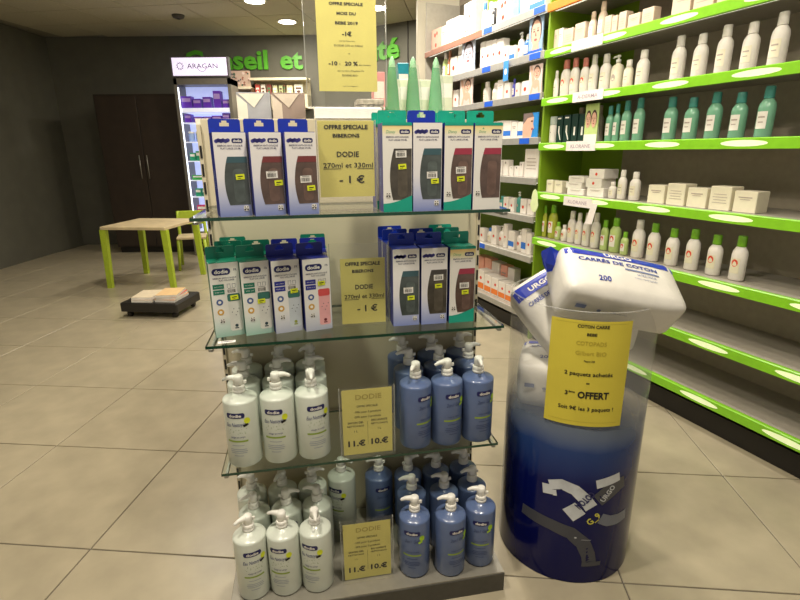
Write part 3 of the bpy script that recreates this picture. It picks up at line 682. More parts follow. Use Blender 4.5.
# ---- pump bottles
BWHITE = mat('milky_bottle', rgb(212, 218, 206), .28, var=.02, coat=.3, trans=.0)
BBLUE = mat('blue_bottle', rgb(90, 108, 148), .28, var=.03, coat=.3)
BINKB = mat('bottle_blue_ink', rgb(70, 84, 130), .5); BGRN = mat('bottle_green_ink', rgb(142, 168, 62), .5); BNAV = mat('bottle_name_ink', rgb(44, 56, 120), .5)
BINKG = mat('bottle_grey_ink', rgb(150, 160, 176), .5); SPECK = mat('sage_speck', rgb(150, 170, 130), .5); BDK = mat('bottle_dark_ink', rgb(46, 62, 112), .5)
BR = .047
def pump_bottle(kind, sticker):
    t = thing('pump_bottle', '', 'bottle')
    MB().lathe([(.040, 0), (.045, .002), (BR, .007), (BR, .193), (.0462, .1965), (.0435, .199), (.038, .2015), (.028, .2060), (.021, .2085), (.017, .213)], 32).build('bottle_body', BWHITE if kind == 'white' else BBLUE, t)
    c = MB(); c.lathe([(.0160, .2135), (.0172, .214), (.0172, .222), (.0160, .2225), (.0166, .2235), (.0166, .233), (.015, .2345)], 20)
    c.build('pump_collar', PUMPW, t)
    h = MB(); h.lathe([(.0105, .2348), (.0130, .236), (.0132, .250), (.0130, .258), (.0110, .2615), (.006, .263)], 18)
    hd_ = h.build('pump_head', PUMPW, t)
    z = MB(); z.tube([(.002, 0, .2515), (.014, 0, .2555), (.027, 0, .2555), (.038, 0, .2515), (.041, 0, .249)], [.0108, .0082, .0062, .0046, .004], 10)
    nz = z.build('nozzle', PUMPW, hd_)
    k = MB(); k.cbox(-.022, -.013, -.003, .003, .238, .247, .001); k.build('lock_clip', PUMPW, hd_)
    lb = MB().pill(0, .168, .043, .0135, -.0004, 0, 5, .0045)
    # finely cut so that it can wrap
    def strip(cx, cz, w, hh, dep, n=10): 
        s = MB(); s.rect(cx, cz, w, hh, dep, 0, 0, n); return s
    lb = strip(0, .163, .042, .0155, -.0004); 
    for e in (-1, 1): lb.ell(e * .021, .163, .005, .0077, -.0004, 0, 12)
    lo = lb.bend(BR).build('logo_badge', NAVY, t)
    MB().text('dodie', 0, .163, .0085, .034, -.0008, 0, .03).bend(BR).build('logo_lettering', WHITE, lo)
    if kind == 'white':
        MB().text('Eau Nettoyante', .004, .136, .0115, .064, -.0004, 0, .004, .05, 'c', .25).bend(BR).build('name_lettering', BNAV, t)
        s = MB(); r = random.Random(5)
        for q in range(16): s.ell(r.uniform(-.028, .028), r.uniform(.108, .124), r.uniform(.0008, .0022), r.uniform(.0006, .0014), -.0004, 0, 7, r.uniform(0, 3))
        s.bend(BR).build('leaf_specks', SPECK, t)
    else:
        MB().text('2en1 Gel', .0, .136, .0115, .042, -.0004, 0, .004, .04, 'c', .2).bend(BR).build('name_lettering', BDK, t)
    MB().text('corps et cheveux' if kind == 'blue' else 'visage et corps', .002, .098, .0055, .040, -.0004, 0, .005, .02).bend(BR).build('claim_lettering', BNAV if kind == 'white' else BDK, t)
    strip(0, .085, .058, .0052, -.0004, 12).bend(BR).build('green_band', BGRN, t)
    s = MB()
    for zz, ww in ((.072, .034), (.060, .046), (.0545, .05), (.049, .046), (.040, .026)): s.rect(0, zz, ww, .0016, -.0004, 0, 0, 10)
    s.bend(BR).build('fine_print', BINKG if kind == 'white' else BDK, t)
    if sticker:
        s = MB(); s.ell(.031, .146, .0085, .0095, -.0008, 0, 12, .3); s.bend(BR).build('round_sticker', STICK if kind == 'white' else STICKG, t)
        s = MB(); s.rect(.026, .133, .013, .007, -.001, 0, .35, 4); s.bend(BR).build('sticker_print', INK if kind == 'white' else STICKG, t)
    return t
protos = {}
def put(kind, sticker, a, d, z, rz, nozzle, label, grp):
    key = (kind, sticker)
    if key not in protos: o = protos[key] = pump_bottle(kind, sticker); fresh = True
    else: o = copy_tree(protos[key])
    o.location = ul(a, d, z + .0005); o.rotation_euler = (0, 0, PH + rz); o['label'] = label; o['group'] = grp
    for ch in o.children:
        if ch.name.startswith('pump_head'): ch.rotation_euler = (0, 0, nozzle - rz - PH)
    return o
cols = ['left', 'middle', 'right']
def cluster(kind, z, shelfname, As, rows, rz, nozz, grp):
    for r_, d in enumerate(rows):
        for c_, a in enumerate(As[r_]):
            lab = f'{"white" if kind == "white" else "blue"} pump bottle, {cols[c_]} of {["front", "second", "back"][r_]} row, {shelfname}'
            put(kind, r_ == 0 and (kind != 'blue' or True), a, d[c_] if isinstance(d, (list, tuple)) else d, z, rz[r_ * 3 + c_], nozz[r_ * 3 + c_], lab, grp)
R = math.radians
cluster('white', S3, 'lowest glass shelf', [(.061, .160, .256)] * 3, [.062, .160, .258], [R(a) for a in (-14, -12, 14, 5, 10, -8, 0, 5, -5)],
        [R(a) for a in (186, 5, -75, 185, 12, 5, 180, 25, 230)], 'white pump bottles on the lowest glass shelf')
cluster('blue', S3, 'lowest glass shelf', [(.557, .652, .748), (.557, .655, .752), (.555, .655, .754)], [.055, (.155, .163, .164), .2615], [R(a) for a in (28, 12, 10, 5, 10, -8, 0, 5, -5)],
        [R(a) for a in (250, 205, 275, 200, 185, 20, 180, 170, 10)], 'blue pump bottles on the lowest glass shelf')
cluster('white', SB, 'dark metal base', [(.055, .149, .243), (.061, .158, .252), (.045, .142, .238)], [(.006, .003, -.003), .102, .2], [R(a) for a in (12, -18, -26, 5, 10, -8, 0, 5, -5)],
        [R(a) for a in (222, 172, 285, 210, 8, 178, 180, 250, 5)], 'white pump bottles on the dark metal base')
cluster('blue', SB, 'dark metal base', [(.541, .650, .752), (.553, .658, .757), (.562, .660, .758)], [(-.006, -.022, -.003), (.095, .085, .1), .198], [R(a) for a in (-22, 12, -16, 5, 10, -8, 0, 5, -5)],
        [R(a) for a in (182, 185, 176, 190, 182, 200, 30, 190, 180)], 'blue pump bottles on the dark metal base')
put('white', True, .337, .235, SB, R(-35), R(-15), 'single white pump bottle behind the sign at base, against back panel', 'white pump bottles on the dark metal base')
put('blue', False, .463, .215, SB, R(10), R(190), 'single blue pump bottle behind the sign at base, against back panel', 'blue pump bottles on the dark metal base')

# ---- things on top of the unit
CONEG = mat('green_gel', rgb(70, 168, 106), .2, var=.06, scale=14, coat=.5); CONEC = mat('clear_cone_edge', rgb(206, 222, 202), .2, alpha=.22)
for k, (a, d) in enumerate(((.566, .45), (.634, .45), (.709, .45))):
    t = thing('cone_bottle', f'tall pointed green gel bottle, {["left", "middle", "right"][k]} of three on top of the unit', 'bottle', ul(a, d, 1.4185), PH, 'pointed green bottles')
    MB().lathe([(.023, 0), (.025, .003), (.0245, .03), (.019, .1), (.011, .165), (.0085, .178), (.002, .186)], 20, sy=.8).build('bottle_body', CONEG, t)
    MB().lathe([(.0295, .001), (.0295, .02), (.0225, .11), (.0145, .165), (.0125, .17)], 20, (.004, .001, 0), 0, True, False, False, 1, .95).build('clear_shell', CONEC, t)
    MB().lathe([(.0112, .160), (.0092, .178), (.0025, .192)], 16, (0, 0, 0), 0, True, False, True).build('cap', mat('pale_green_cap', rgb(150, 205, 160), .3), t)
    mb = MB(); mb.text('GEL', -.015, .025, .008, .014, -.0262, 0, .02, PI / 2); mb.build('lettering', WHITE, t)
PALE = mat('pale_mint_card', rgb(214, 220, 196), .5)
for k, (a, w, h) in enumerate(((.618, .045, .135), (.69, .05, .135), (.765, .045, .15))):
    small_box('pale_carton', f'pale mint carton behind the green pointed bottles, {["left", "middle", "right"][k]} one', 'box', ul(a, .52, 1.4185), PH, w, h, .05, PALE, WHITE, 'pale cartons behind pointed bottles')
small_box('rose_carton', 'pink and white carton right of the tall yellow sign', 'box', ul(.590, .9, 1.4185), PH, .05, .21, .05, mat('rose_card', rgb(224, 150, 150), .5), WHITE, None)
small_box('turquoise_carton', 'turquoise carton rising behind the green pointed bottles', 'box', ul(.69, .9, 1.4185), PH, .045, .245, .05, mat('turquoise_card', rgb(20, 140, 160), .4), WHITE, None)
t = thing('marbled_box', 'grey marbled box behind lower right of the tall yellow sign', 'box', ul(.535, .75, 1.4185), PH)
MB().cbox(-.05, .05, 0, .1, 0, .075, .004).build('carton', mat('marbled_card', rgb(150, 146, 138), .5, var=.45, scale=60), t)
MB().cbox(-.052, .052, -.002, .102, .0755, .095, .004).build('lid', mat('marbled_lid', rgb(166, 160, 150), .5, var=.3, scale=60), t)
for k, (a, c1, c2, nm) in enumerate(((.122, (150, 152, 160), (214, 208, 196), 'grey blue'), (.236, (140, 124, 118), (196, 184, 172), 'mauve brown'))):
    t = thing('gift_box', f'{nm} upright gift box with pointed envelope flap behind left cartons', 'box', ul(a, .6, 1.4185), PH, 'gift boxes on the unit')
    m1, m2 = mat('gift_%d' % k, rgb(*c1), .5, var=.15, scale=10), mat('gift_flap_%d' % k, rgb(*c2), .5, var=.12, scale=10)
    MB().cbox(-.055, .055, 0, .05, 0, .098, .002).build('carton', m1, t)
    MB().prism([(-.048, .094), (0, .05), (.036, .094)], -.003, 0).build('flap', m2, t)
    MB().prism([(-.054, .004), (-.022, .004), (-.022, .062), (-.054, .09)], -.002, 0).build('side_flap', m2, t)
    MB().tube([(.02, -.004, .002), (.02, -.004, .01)], .006, 10).build('button', WHITE, t)


# ------------------------------------------------------------------ product wall on the right
LIMEB = mat('lime_back_panel', rgb(124, 158, 30), .45, var=.03, scale=3)
TAUPE = mat('taupe_back_panel', rgb(168, 158, 138), .6)
SHB = mat('shelf_board_white', rgb(158, 152, 140), .45)
RAILG = mat('grey_rail', rgb(176, 174, 168), .35, .3); RAILB = mat('brown_rail', rgb(150, 100, 78), .4); RAILL = mat('lime_rail', rgb(132, 200, 40), .3); RAILO = mat('orange_rail', rgb(236, 132, 36), .35)
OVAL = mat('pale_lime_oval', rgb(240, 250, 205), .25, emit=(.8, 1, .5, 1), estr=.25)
TAGB = mat('blue_price_tag', rgb(34, 96, 216), .4); PLAC = mat('placard_white', rgb(240, 234, 230), .4); PLI = mat('placard_ink', rgb(176, 160, 170), .5)
LED = mat('shelf_led', rgb(255, 250, 235), .5, emit=(1, .95, .85, 1), estr=.7)
ub = thing('product_shelving', 'tall wall shelving with grey rails and lime back, farther section', 'shelf unit', P0, WROT)
MB().box(-1.0, .325, .36, .4, 0, 2.6).build('back_panel', LIMEB, ub)
MB().box(-1.42, -1.002, .36, .4, 0, 2.6).build('back_panel', mat('dark_taupe_back', rgb(92, 84, 70), .6), ub)
MB().box(-1.44, -1.424, .02, .4, 0, 2.6).build('side_panel', SHB, ub)
MB().box(.327, .343, .02, .4, 0, 2.6).build('side_panel', LIMEB, ub)
MB().box(-1.42, .325, .05, .36, 0, .1).build('plinth', DARK, ub)
ZB = [2.141, 1.88, 1.635, 1.361, 1.098, .841, .561, .145]
for zi, z in enumerate(ZB):
    MB().box(-1.42, .325, .012, .358, z + .015, z + .044).build('shelf_board', SHB, ub)
    rl = MB().cbox(-.43, .325, 0, .0115, z, z + .045, .003).build('rail', RAILG, ub)
    r2 = MB().cbox(-1.42, -.432, 0, .0115, z, z + .045, .003).build('rail', RAILB if zi in (0,) else RAILG, ub)
    if z > .2: MB().box(-1.4, .31, .03, .05, z + .008, z + .0145).build('light_strip', LED, ub)
    rt = random.Random(zi)
    for s_ in {0: (-.4, .2), 1: (-.4, .18), 2: (-.35, .2), 3: (.12,), 4: (), 5: (), 6: (-.38,), 7: ()}[zi]:
        MB().box(s_, s_ + .11, -.002, -.0002, z + .004, z + .04).build('price_tag', TAGB, rl)
ug = thing('product_shelving', 'tall wall shelving with lime green rails, nearer section', 'shelf unit', P0, WROT)
MB().box(.345, .70, .36, .4, 0, 2.6).build('back_panel', LIMEB, ug)
MB().box(.70, 2.35, .36, .4, 0, 2.6).build('back_panel', TAUPE, ug)
MB().box(2.355, 2.371, .02, .4, 0, 2.6).build('side_panel', SHB, ug)
MB().box(.345, 2.35, .05, .36, 0, .1).build('plinth', DARK, ug)
ZG = [2.128, 1.87, 1.592, 1.322, 1.012, .707, .42, .145]
for zi, z in enumerate(ZG):
    MB().box(.345, 2.35, .012, .358, z + .015, z + .044).build('shelf_board', SHB, ug)
    rl = MB().cbox(.345, 2.35, -.012, .0115, z, z + .045, .004).build('rail', RAILO if zi == 0 else RAILL, ug)
    if z > .2: MB().box(.36, 2.33, .03, .05, z + .008, z + .0145).build('light_strip', LED, ug)
    if zi:
        for k in range(5):
            c0 = .36 + .40 * k + (.10 if zi > 1 else .1)
            o = MB().ell(c0 + .04, z + .0225, .10, .013, -.0125, 0, 20).build('oval_inlay', OVAL, rl)
        if zi in (1, 2, 3, 4):
            s_ = {1: .545, 2: .644, 3: .622, 4: .64}[zi]
            dz = -.012 if zi == 4 else 0
            if zi == 1: s_ = .60
            pw = .24
            p_ = MB().box(s_, s_ + pw, -.018, -.014, z - .004 + dz, z + .05 + dz).build('placard', PLAC, rl)
            if zi > 1: MB().text('KLORANE' if zi > 2 else 'A-DERMA', s_ + pw / 2, z + .022 + dz, .02, .16, -.0185, 0, .01).build('placard_lettering', PLI, p_)

C = dict(white=(236, 230, 222), pink=(236, 168, 146), cream=(232, 224, 200), beige=(214, 194, 172), black=(40, 38, 38), skyblue=(130, 180, 228), blue=(60, 120, 200), palegreen=(186, 206, 130), brown=(170, 110, 70),
         violet=(70, 70, 170), teal=(70, 150, 140), darkgreen=(18, 52, 44), greenglass=(120, 176, 146), yellowgreen=(176, 182, 66), pinkcap=(226, 136, 124), greencap=(120, 180, 40))
def pm(c): return mat('product_' + c, rgb(*C[c]), .25 if c in ('greenglass', 'yellowgreen') else .42, var=.03, coat=.2)
RED = mat('red_dot', rgb(222, 64, 36), .5); ORG = mat('orange_print', rgb(240, 130, 50), .5); SKY = mat('sky_print', rgb(50, 120, 215), .5); GRY = mat('faint_print', rgb(176, 160, 150), .5)
cname = dict(white='white', pink='pink', cream='cream', beige='beige', black='black', skyblue='sky blue', blue='blue', palegreen='pale green', brown='brown', violet='violet', teal='teal', darkgreen='dark green', greenglass='clear green', yellowgreen='yellow-green')
mname = {'': '', 'dot': ' with red dot', 'dots': ' with red dots', 'row': ' with row of red dots', 'band': ' with blue band', 'mark': ' with black mark', 'lines': ' with printed lines', 'orange': ' with orange band', 'slash': ' with white slash', 'mark2': ' with white mark'}
def wcarton(t, w, h, d, col, mark):
    MB().cbox(-w / 2, w / 2, 0, d, 0, h, .0025).build('carton', pm(col), t)
    y = -.0008; p = MB(); mm = RED
    if mark == 'dot': p.ell(0, h * .45, min(w, h) * .17, min(w, h) * .17, y)
    elif mark == 'dots': p.ell(-w * .1, h * .72, w * .10, w * .10, y); p.ell(w * .12, h * .78, w * .08, w * .09, y); p.ell(0, h * .25, w * .1, w * .1, y)
    elif mark == 'row':
        for k in range(4): p.ell((-.3 + .2 * k) * w, h * .2, w * .05, w * .05, y)
        MB().ell(0, h * .6, w * .06, w * .1, y).build('black_mark', INK, t)
    elif mark == 'band': p.rect(0, h * .3, w * .98, h * .28, y); mm = SKY
    elif mark == 'orange':
        p.rect(0, h * .22, w * .98, h * .3, y); mm = ORG; MB().ell(w * .1, h * .62, w * .14, w * .12, y).build('red_print', RED, t)
    elif mark == 'mark': p.ell(0, h * .82, w * .1, h * .07, y); mm = INK
    elif mark == 'lines':
        for k in range(4): p.rect(0, h * (.3 + .12 * k), w * (.7 - .1 * (k % 2)), h * .025, y)
        mm = GRY
    elif mark == 'slash': p.poly([(-w * .1, h * .62), (w * .12, h * .62), (w * .12, h * .38), (w * .4, h * .1), (w * .3, h * .1), (-w * .1, h * .4)], y); p.rect(0, h * .9, w * .6, h * .05, y); mm = WHITE
    elif mark == 'mark2': p.rect(.1 * w, h * .4, w * .3, h * .3, y); mm = WHITE
    else: p.rect(0, h * .7, w * .6, h * .05, y); p.rect(0, h * .6, w * .45, h * .03, y); mm = GRY
    p.build('label_print', mm, t)
def wbottle(t, r, h, col, cap, dot):
    ch = h * .24; sy = .8
    MB().lathe([(r * .9, 0), (r, .004), (r, h * .58), (r * .92, h * .66), (r * .62, h * .74), (r * .5, h * .76)], 18, (0, r, 0), 0, True, True, True, 1, sy).build('bottle_body', pm(col), t)
    MB().lathe([(r * .58, h * .762), (r * .6, h * .77), (r * .56, h * .98), (r * .5, h)], 16, (0, r, 0), 0, True, True, True, 1, sy).build('cap', pm(cap), t)
    p = MB(); q = MB()
    p.rect(0, h * .34, r * 1.2, h * .34, -.0006, 0, 0, 6)
    def wrap(mb):
        mb.v = [(x, r - (r * sy - y) * math.sqrt(max(.02, 1 - (x / r) ** 2)), z) for x, y, z in mb.v]
        mb.v = [(x, y - .0008, z) for x, y, z in mb.v]; return mb
    lb = wrap(p).build('label', pm('white') if col not in ('white', 'cream') else pm('cream'), t)
    if dot: q.ell(0, h * .4, r * .42, r * .5, -.0012, 0, 12); wrap(q).build('label_dot', RED, lb)
    else:
        q.rect(0, h * .4, r * .8, h * .03, -.0012, 0, 0, 4); q.rect(0, h * .3, r * .6, h * .02, -.0012, 0, 0, 4); wrap(q).build('label_print', GRY, lb)
def wpump(t, r, h, col):
    MB().lathe([(r * .9, 0), (r, .004), (r, h * .6), (r * .8, h * .7), (r * .35, h * .75), (r * .3, h * .78)], 18, (0, r, 0), 0, True, True, True, 1, .85).build('bottle_body', pm(col), t)
    hd_ = MB().lathe([(r * .36, h * .781), (r * .36, h * .87), (r * .16, h * .88), (r * .16, h * .93), (r * .3, h * .94), (r * .3, h * .985), (r * .2, h)], 14, (0, r, 0)).build('pump_head', PUMPW, t)
    MB().tube([(-r * .2, r, h * .965), (-r * .9, r, h * .96), (-r * 1.05, r, h * .93)], [r * .16, r * .13, r * .1], 8).build('nozzle', PUMPW, hd_)
    p = MB().ell(0, h * .35, r * .4, r * .5, -.001, 0, 12)
    p.v = [(x, r - (r * .85 + .001) * math.sqrt(1 - (x / r) ** 2), z) for x, y, z in p.v]; p.build('label_dot', RED if col == 'white' else GRY, t)
SKIN = mat('poster_skin', rgb(222, 176, 152), .5); SKIN2 = mat('poster_skin_cool', rgb(190, 186, 200), .5); HAIR = mat('poster_hair', rgb(70, 48, 40), .5); LIPS = mat('poster_lips', rgb(176, 84, 84), .5); PB = {'face': (190, 205, 226), 'face2': (150, 178, 206), 'arm': (236, 214, 208), 'side': (48, 140, 214), 'pair': (196, 214, 140)}
def face(t, cx, cz, rx, rz, y, skin, tilt=0.):
    MB().ell(cx, cz + rz * .15, rx * 1.18, rz * 1.12, y, 0, 20, tilt).build('hair', HAIR, t)
    MB().ell(cx, cz - rz * .05, rx, rz, y - .0006, 0, 20, tilt).build('face', skin, t)
    e = MB()
    for s_ in (-1, 1): e.ell(cx + s_ * rx * .42, cz + rz * .12, rx * .2, rz * .07, y - .0012, 0, 10); e.rect(cx + s_ * rx * .42, cz + rz * .3, rx * .45, rz * .05, y - .0012, 0, -s_ * .1)
    e.poly([(cx - rx * .05, cz + rz * .1), (cx - rx * .14, cz - rz * .25), (cx + rx * .12, cz - rz * .25)], y - .0012)
    e.build('eyes', mat('poster_brow', rgb(96, 70, 66), .5), t)
    MB().ell(cx, cz - rz * .52, rx * .32, rz * .09, y - .0014, 0, 12).build('lips', LIPS, t)
def wcard(t, w, h, kind):
    MB().box(-w / 2, w / 2, 0, .006, 0, h).build('board', mat('poster_' + kind, rgb(*PB[kind]), .4), t)
    MB().prism([(-w * .2, 0), (w * .2, 0), (w * .1, h * .4), (-w * .1, h * .4)], .0062, .05).build('strut', WHITE, t)
    y = -.0006
    if kind in ('face', 'face2'):
        b = MB().poly([(-w * .3, 0), (w * .34, 0), (w * .2, h * .3), (-w * .16, h * .3)], y + .0002).build('neck', SKIN2 if kind == 'face' else SKIN, t)
        face(t, .02 * w, h * .56, w * .34, h * .36, y, SKIN2 if kind == 'face' else SKIN)
        if kind == 'face2': MB().rect(0, h * .05, w, h * .1, y - .002).build('blue_strip', TAGB, t)
    elif kind == 'arm':
        MB().poly([(-w * .4, 0), (w * .42, 0), (w * .3, h * .42), (w * .1, h * .5), (-w * .2, h * .42)], y).build('torso', SKIN, t)
        MB().poly([(-w * .22, h * .38), (-w * .45, h * .98), (-w * .3, h * .98), (-w * .02, h * .48)], y - .0003).build('raised_arm', SKIN, t)
        face(t, w * .12, h * .72, w * .22, h * .2, y - .0008, SKIN, .3)
        MB().poly([(-w * .24, 0), (w * .3, 0), (w * .24, h * .24), (w * .04, h * .16), (-w * .16, h * .24)], y - .0005).build('top_print', mat('poster_pink', rgb(236, 196, 190), .5), t)
    elif kind == 'side':
        MB().poly([(-w * .5, 0), (w * .08, 0), (w * .16, h * .3), (w * .26, h * .38), (w * .18, h * .55), (w * .22, h * .8), (-w * .05, h * .98), (-w * .5, h * .98)], y).build('profile_face', SKIN, t)
        MB().poly([(-w * .5, h * .55), (-w * .2, h * .8), (w * .22, h * .84), (w * .1, h), (-w * .5, h)], y - .0005).build('hair', mat('poster_hair_grey', rgb(120, 104, 100), .5), t)
        e = MB(); e.ell(w * .1, h * .66, w * .07, h * .03, y - .001); e.build('eye', HAIR, t); MB().ell(w * .14, h * .34, w * .07, h * .05, y - .001).build('lips', LIPS, t)
    else:
        MB().rect(0, h * .1, w, h * .2, y).build('white_strip', WHITE, t)
        face(t, -w * .24, h * .58, w * .19, h * .2, y, SKIN); face(t, w * .22, h * .58, w * .19, h * .2, y - .002, SKIN)
ITEMS = {
    'B1': (2.186, 0.05, [(-1.388,-1.189,0.175,'box','pink','dots'), (-1.189,-1.095,0.17,'box','cream',''), (-1.096,-0.971,0.194,'box','white',''), (-0.97,-0.851,0.191,'box','white',''), (-0.853,-0.559,0.251,'box','white','row'), (-0.542,-0.485,0.201,'bot','white','blue'), (-0.471,-0.402,0.189,'bot','white','white'), (-0.402,-0.348,0.174,'bot','black','white'), (-0.335,-0.123,0.165,'box','white','dots'), (-0.11,-0.04,0.128,'box','skyblue',''), (-0.029,0.059,0.124,'box','white',''), (0.071,0.244,0.105,'box','white','band')]),
    'B2': (1.925, 0.05, [(-1.202,-1.106,0.269,'bot','palegreen','white'), (-1.087,-1.032,0.261,'bot','brown','brown'), (-1.012,-0.888,0.158,'box','white','dot'), (-0.873,-0.806,0.239,'box','white',''), (-0.789,-0.555,0.231,'card','face',''), (-0.524,-0.452,0.191,'box','white','dot'), (-0.451,-0.368,0.184,'box','white','dot'), (-0.368,-0.3,0.178,'box','white','dot'), (-0.3,-0.21,0.17,'box','white','dot'), (-0.207,-0.145,0.11,'box','white','dot'), (-0.132,-0.06,0.097,'box','white','band'), (-0.052,0.006,0.171,'pump','white',''), (0.007,0.085,0.146,'bot','blue','white'), (0.114,0.268,0.218,'card','face2','')]),
    'B3': (1.68, 0.05, [(-1.153,-0.965,0.147,'box','pink',''), (-0.947,-0.858,0.139,'box','white','dot'), (-0.825,-0.552,0.2,'card','arm',''), (-0.52,-0.389,0.151,'bot','white','white'), (-0.374,-0.278,0.129,'bot','white','white'), (-0.265,-0.187,0.138,'box','white',''), (-0.173,-0.097,0.107,'box','white','dot'), (-0.086,-0.05,0.126,'bot','violet','violet'), (-0.036,0.011,0.093,'box','white','dot'), (0.034,0.125,0.095,'box','white','dot'), (0.142,0.288,0.177,'card','arm','')]),
    'B4': (1.406, 0.05, [(-0.367,-0.269,0.126,'box','white',''), (-0.256,-0.162,0.128,'box','white',''), (-0.162,-0.06,0.122,'box','white','band'), (-0.06,0.014,0.111,'box','white',''), (0.014,0.084,0.107,'box','white','band'), (0.105,0.28,0.157,'card','side','')]),
    'B5': (1.143, 0.05, [(-0.347,-0.247,0.109,'box','white',''), (-0.233,-0.152,0.111,'box','white',''), (-0.138,-0.073,0.112,'box','white','mark'), (-0.059,-0.008,0.07,'box','white','mark'), (0.004,0.065,0.072,'box','white','mark'), (0.064,0.111,0.1,'box','white','mark'), (0.119,0.286,0.188,'box','white','lines')]),
    'B6': (0.886, 0.05, [(-0.282,-0.211,0.088,'bot','teal','white'), (-0.198,-0.129,0.102,'bot','teal','teal'), (-0.115,-0.049,0.1,'box','white','dot'), (-0.036,0.027,0.099,'box','white','dot'), (0.038,0.087,0.147,'pump','teal',''), (0.101,0.173,0.103,'box','white','dot'), (0.184,0.264,0.103,'box','white','')]),
    'B7': (0.606, 0.05, [(-0.444,-0.366,0.104,'box','white','dot'), (-0.351,-0.276,0.116,'bot','white','blue'), (-0.262,-0.19,0.143,'box','white','dot'), (-0.176,-0.107,0.154,'pump','white',''), (-0.094,-0.041,0.178,'box','white','dot'), (-0.025,0.052,0.136,'box','white','band'), (0.064,0.127,0.155,'pump','white',''), (0.138,0.198,0.172,'box','white','band'), (0.199,0.258,0.151,'box','white','dot')]),
    'B8f': (0.19, 0.05, [(-0.467,-0.338,0.165,'box','white','orange'), (-0.337,-0.23,0.147,'box','white','orange'), (-0.23,-0.127,0.146,'box','white','orange'), (-0.127,-0.028,0.136,'box','white','orange'), (-0.028,0.066,0.134,'box','white','orange'), (0.066,0.169,0.134,'box','white','orange')]),
    'B8b': (0.19, 0.19, [(-0.703,-0.566,0.23,'box','pink','dot'), (-0.566,-0.453,0.235,'box','pink','dot'), (-0.452,-0.328,0.223,'box','white','dot'), (-0.313,-0.211,0.222,'box','pink',''), (-0.21,-0.112,0.217,'box','white','dot')]),
    'G2': (1.915, 0.05, [(0.304,0.371,0.118,'box','beige',''), (0.38,0.417,0.117,'box','white',''), (0.427,0.524,0.102,'box','beige','lines'), (0.532,0.623,0.113,'box','beige',''), (0.628,0.684,0.154,'bot','beige','beige'), (0.697,0.757,0.188,'bot','beige','beige'), (0.77,0.821,0.103,'box','beige','lines'), (0.822,0.864,0.093,'box','beige',''), (0.87,0.924,0.1,'box','beige','lines'), (0.933,1.017,0.073,'box','beige',''), (1.023,1.101,0.081,'box','beige','lines')]),
    'G3': (1.637, 0.05, [(0.363,0.402,0.162,'bot','white','white'), (0.408,0.491,0.215,'bot','white','pinkcap'), (0.5,0.57,0.213,'bot','white','pinkcap'), (0.588,0.655,0.2,'bot','white','pinkcap'), (0.663,0.726,0.205,'bot','white','white'), (0.743,0.818,0.196,'bot','white','white'), (0.827,0.906,0.178,'pump','cream',''), (0.923,0.984,0.14,'bot','cream','white'), (1.001,1.078,0.174,'bot','white','white')]),
    'G4': (1.367, 0.05, [(0.305,0.415,0.161,'jar','white','white'), (0.434,0.491,0.161,'box','darkgreen','slash'), (0.5,0.564,0.163,'box','darkgreen','slash'), (0.573,0.626,0.164,'box','darkgreen','mark2'), (0.635,0.694,0.16,'box','darkgreen','mark2'), (0.707,0.818,0.208,'card','pair',''), (0.835,0.887,0.189,'bot','greenglass','teal'), (0.894,0.938,0.195,'bot','greenglass','teal'), (0.944,1.006,0.206,'bot','greenglass','teal'), (1.026,1.092,0.213,'bot','greenglass','teal')]),
    'G5': (1.057, 0.05, [(0.376,0.447,0.077,'box','cream',''), (0.457,0.535,0.075,'box','cream',''), (0.561,0.73,0.112,'stack','white',''), (0.736,0.889,0.158,'stack','white','dot'), (0.909,0.962,0.09,'bot','white','white'), (0.972,1.029,0.158,'bot','white','white'), (1.051,1.119,0.15,'bot','white','white')]),
    'G6': (0.752, 0.05, [(0.295,0.382,0.212,'bot','yellowgreen','greencap'), (0.392,0.475,0.22,'bot','yellowgreen','greencap'), (0.481,0.531,0.117,'bot','palegreen','greencap'), (0.541,0.59,0.105,'bot','white','white'), (0.593,0.659,0.2,'bot','white','white'), (0.668,0.722,0.195,'bot','white','white'), (0.73,0.791,0.202,'bot','white','white'), (0.799,0.865,0.209,'bot','white','white'), (0.884,0.939,0.177,'bot','palegreen','greencap'), (0.946,1.021,0.197,'bot','palegreen','greencap'), (1.041,1.092,0.129,'bot','palegreen','greencap'), (1.107,1.189,0.205,'bot','white','white')]),
}
sname = {'B1': 'highest grey-railed wall shelf', 'B2': 'second grey-railed wall shelf', 'B3': 'third grey-railed wall shelf', 'B4': 'fourth grey-railed wall shelf', 'B5': 'fifth grey-railed wall shelf', 'B6': 'sixth grey-railed wall shelf', 'B7': 'seventh grey-railed wall shelf',
         'B8f': 'bottom grey-railed shelf, front row', 'B8b': 'bottom grey-railed shelf, back row', 'G2': 'highest lime-railed wall shelf', 'G3': 'second lime-railed wall shelf', 'G4': 'third lime-railed wall shelf', 'G5': 'fourth lime-railed wall shelf', 'G6': 'fifth lime-railed wall shelf'}
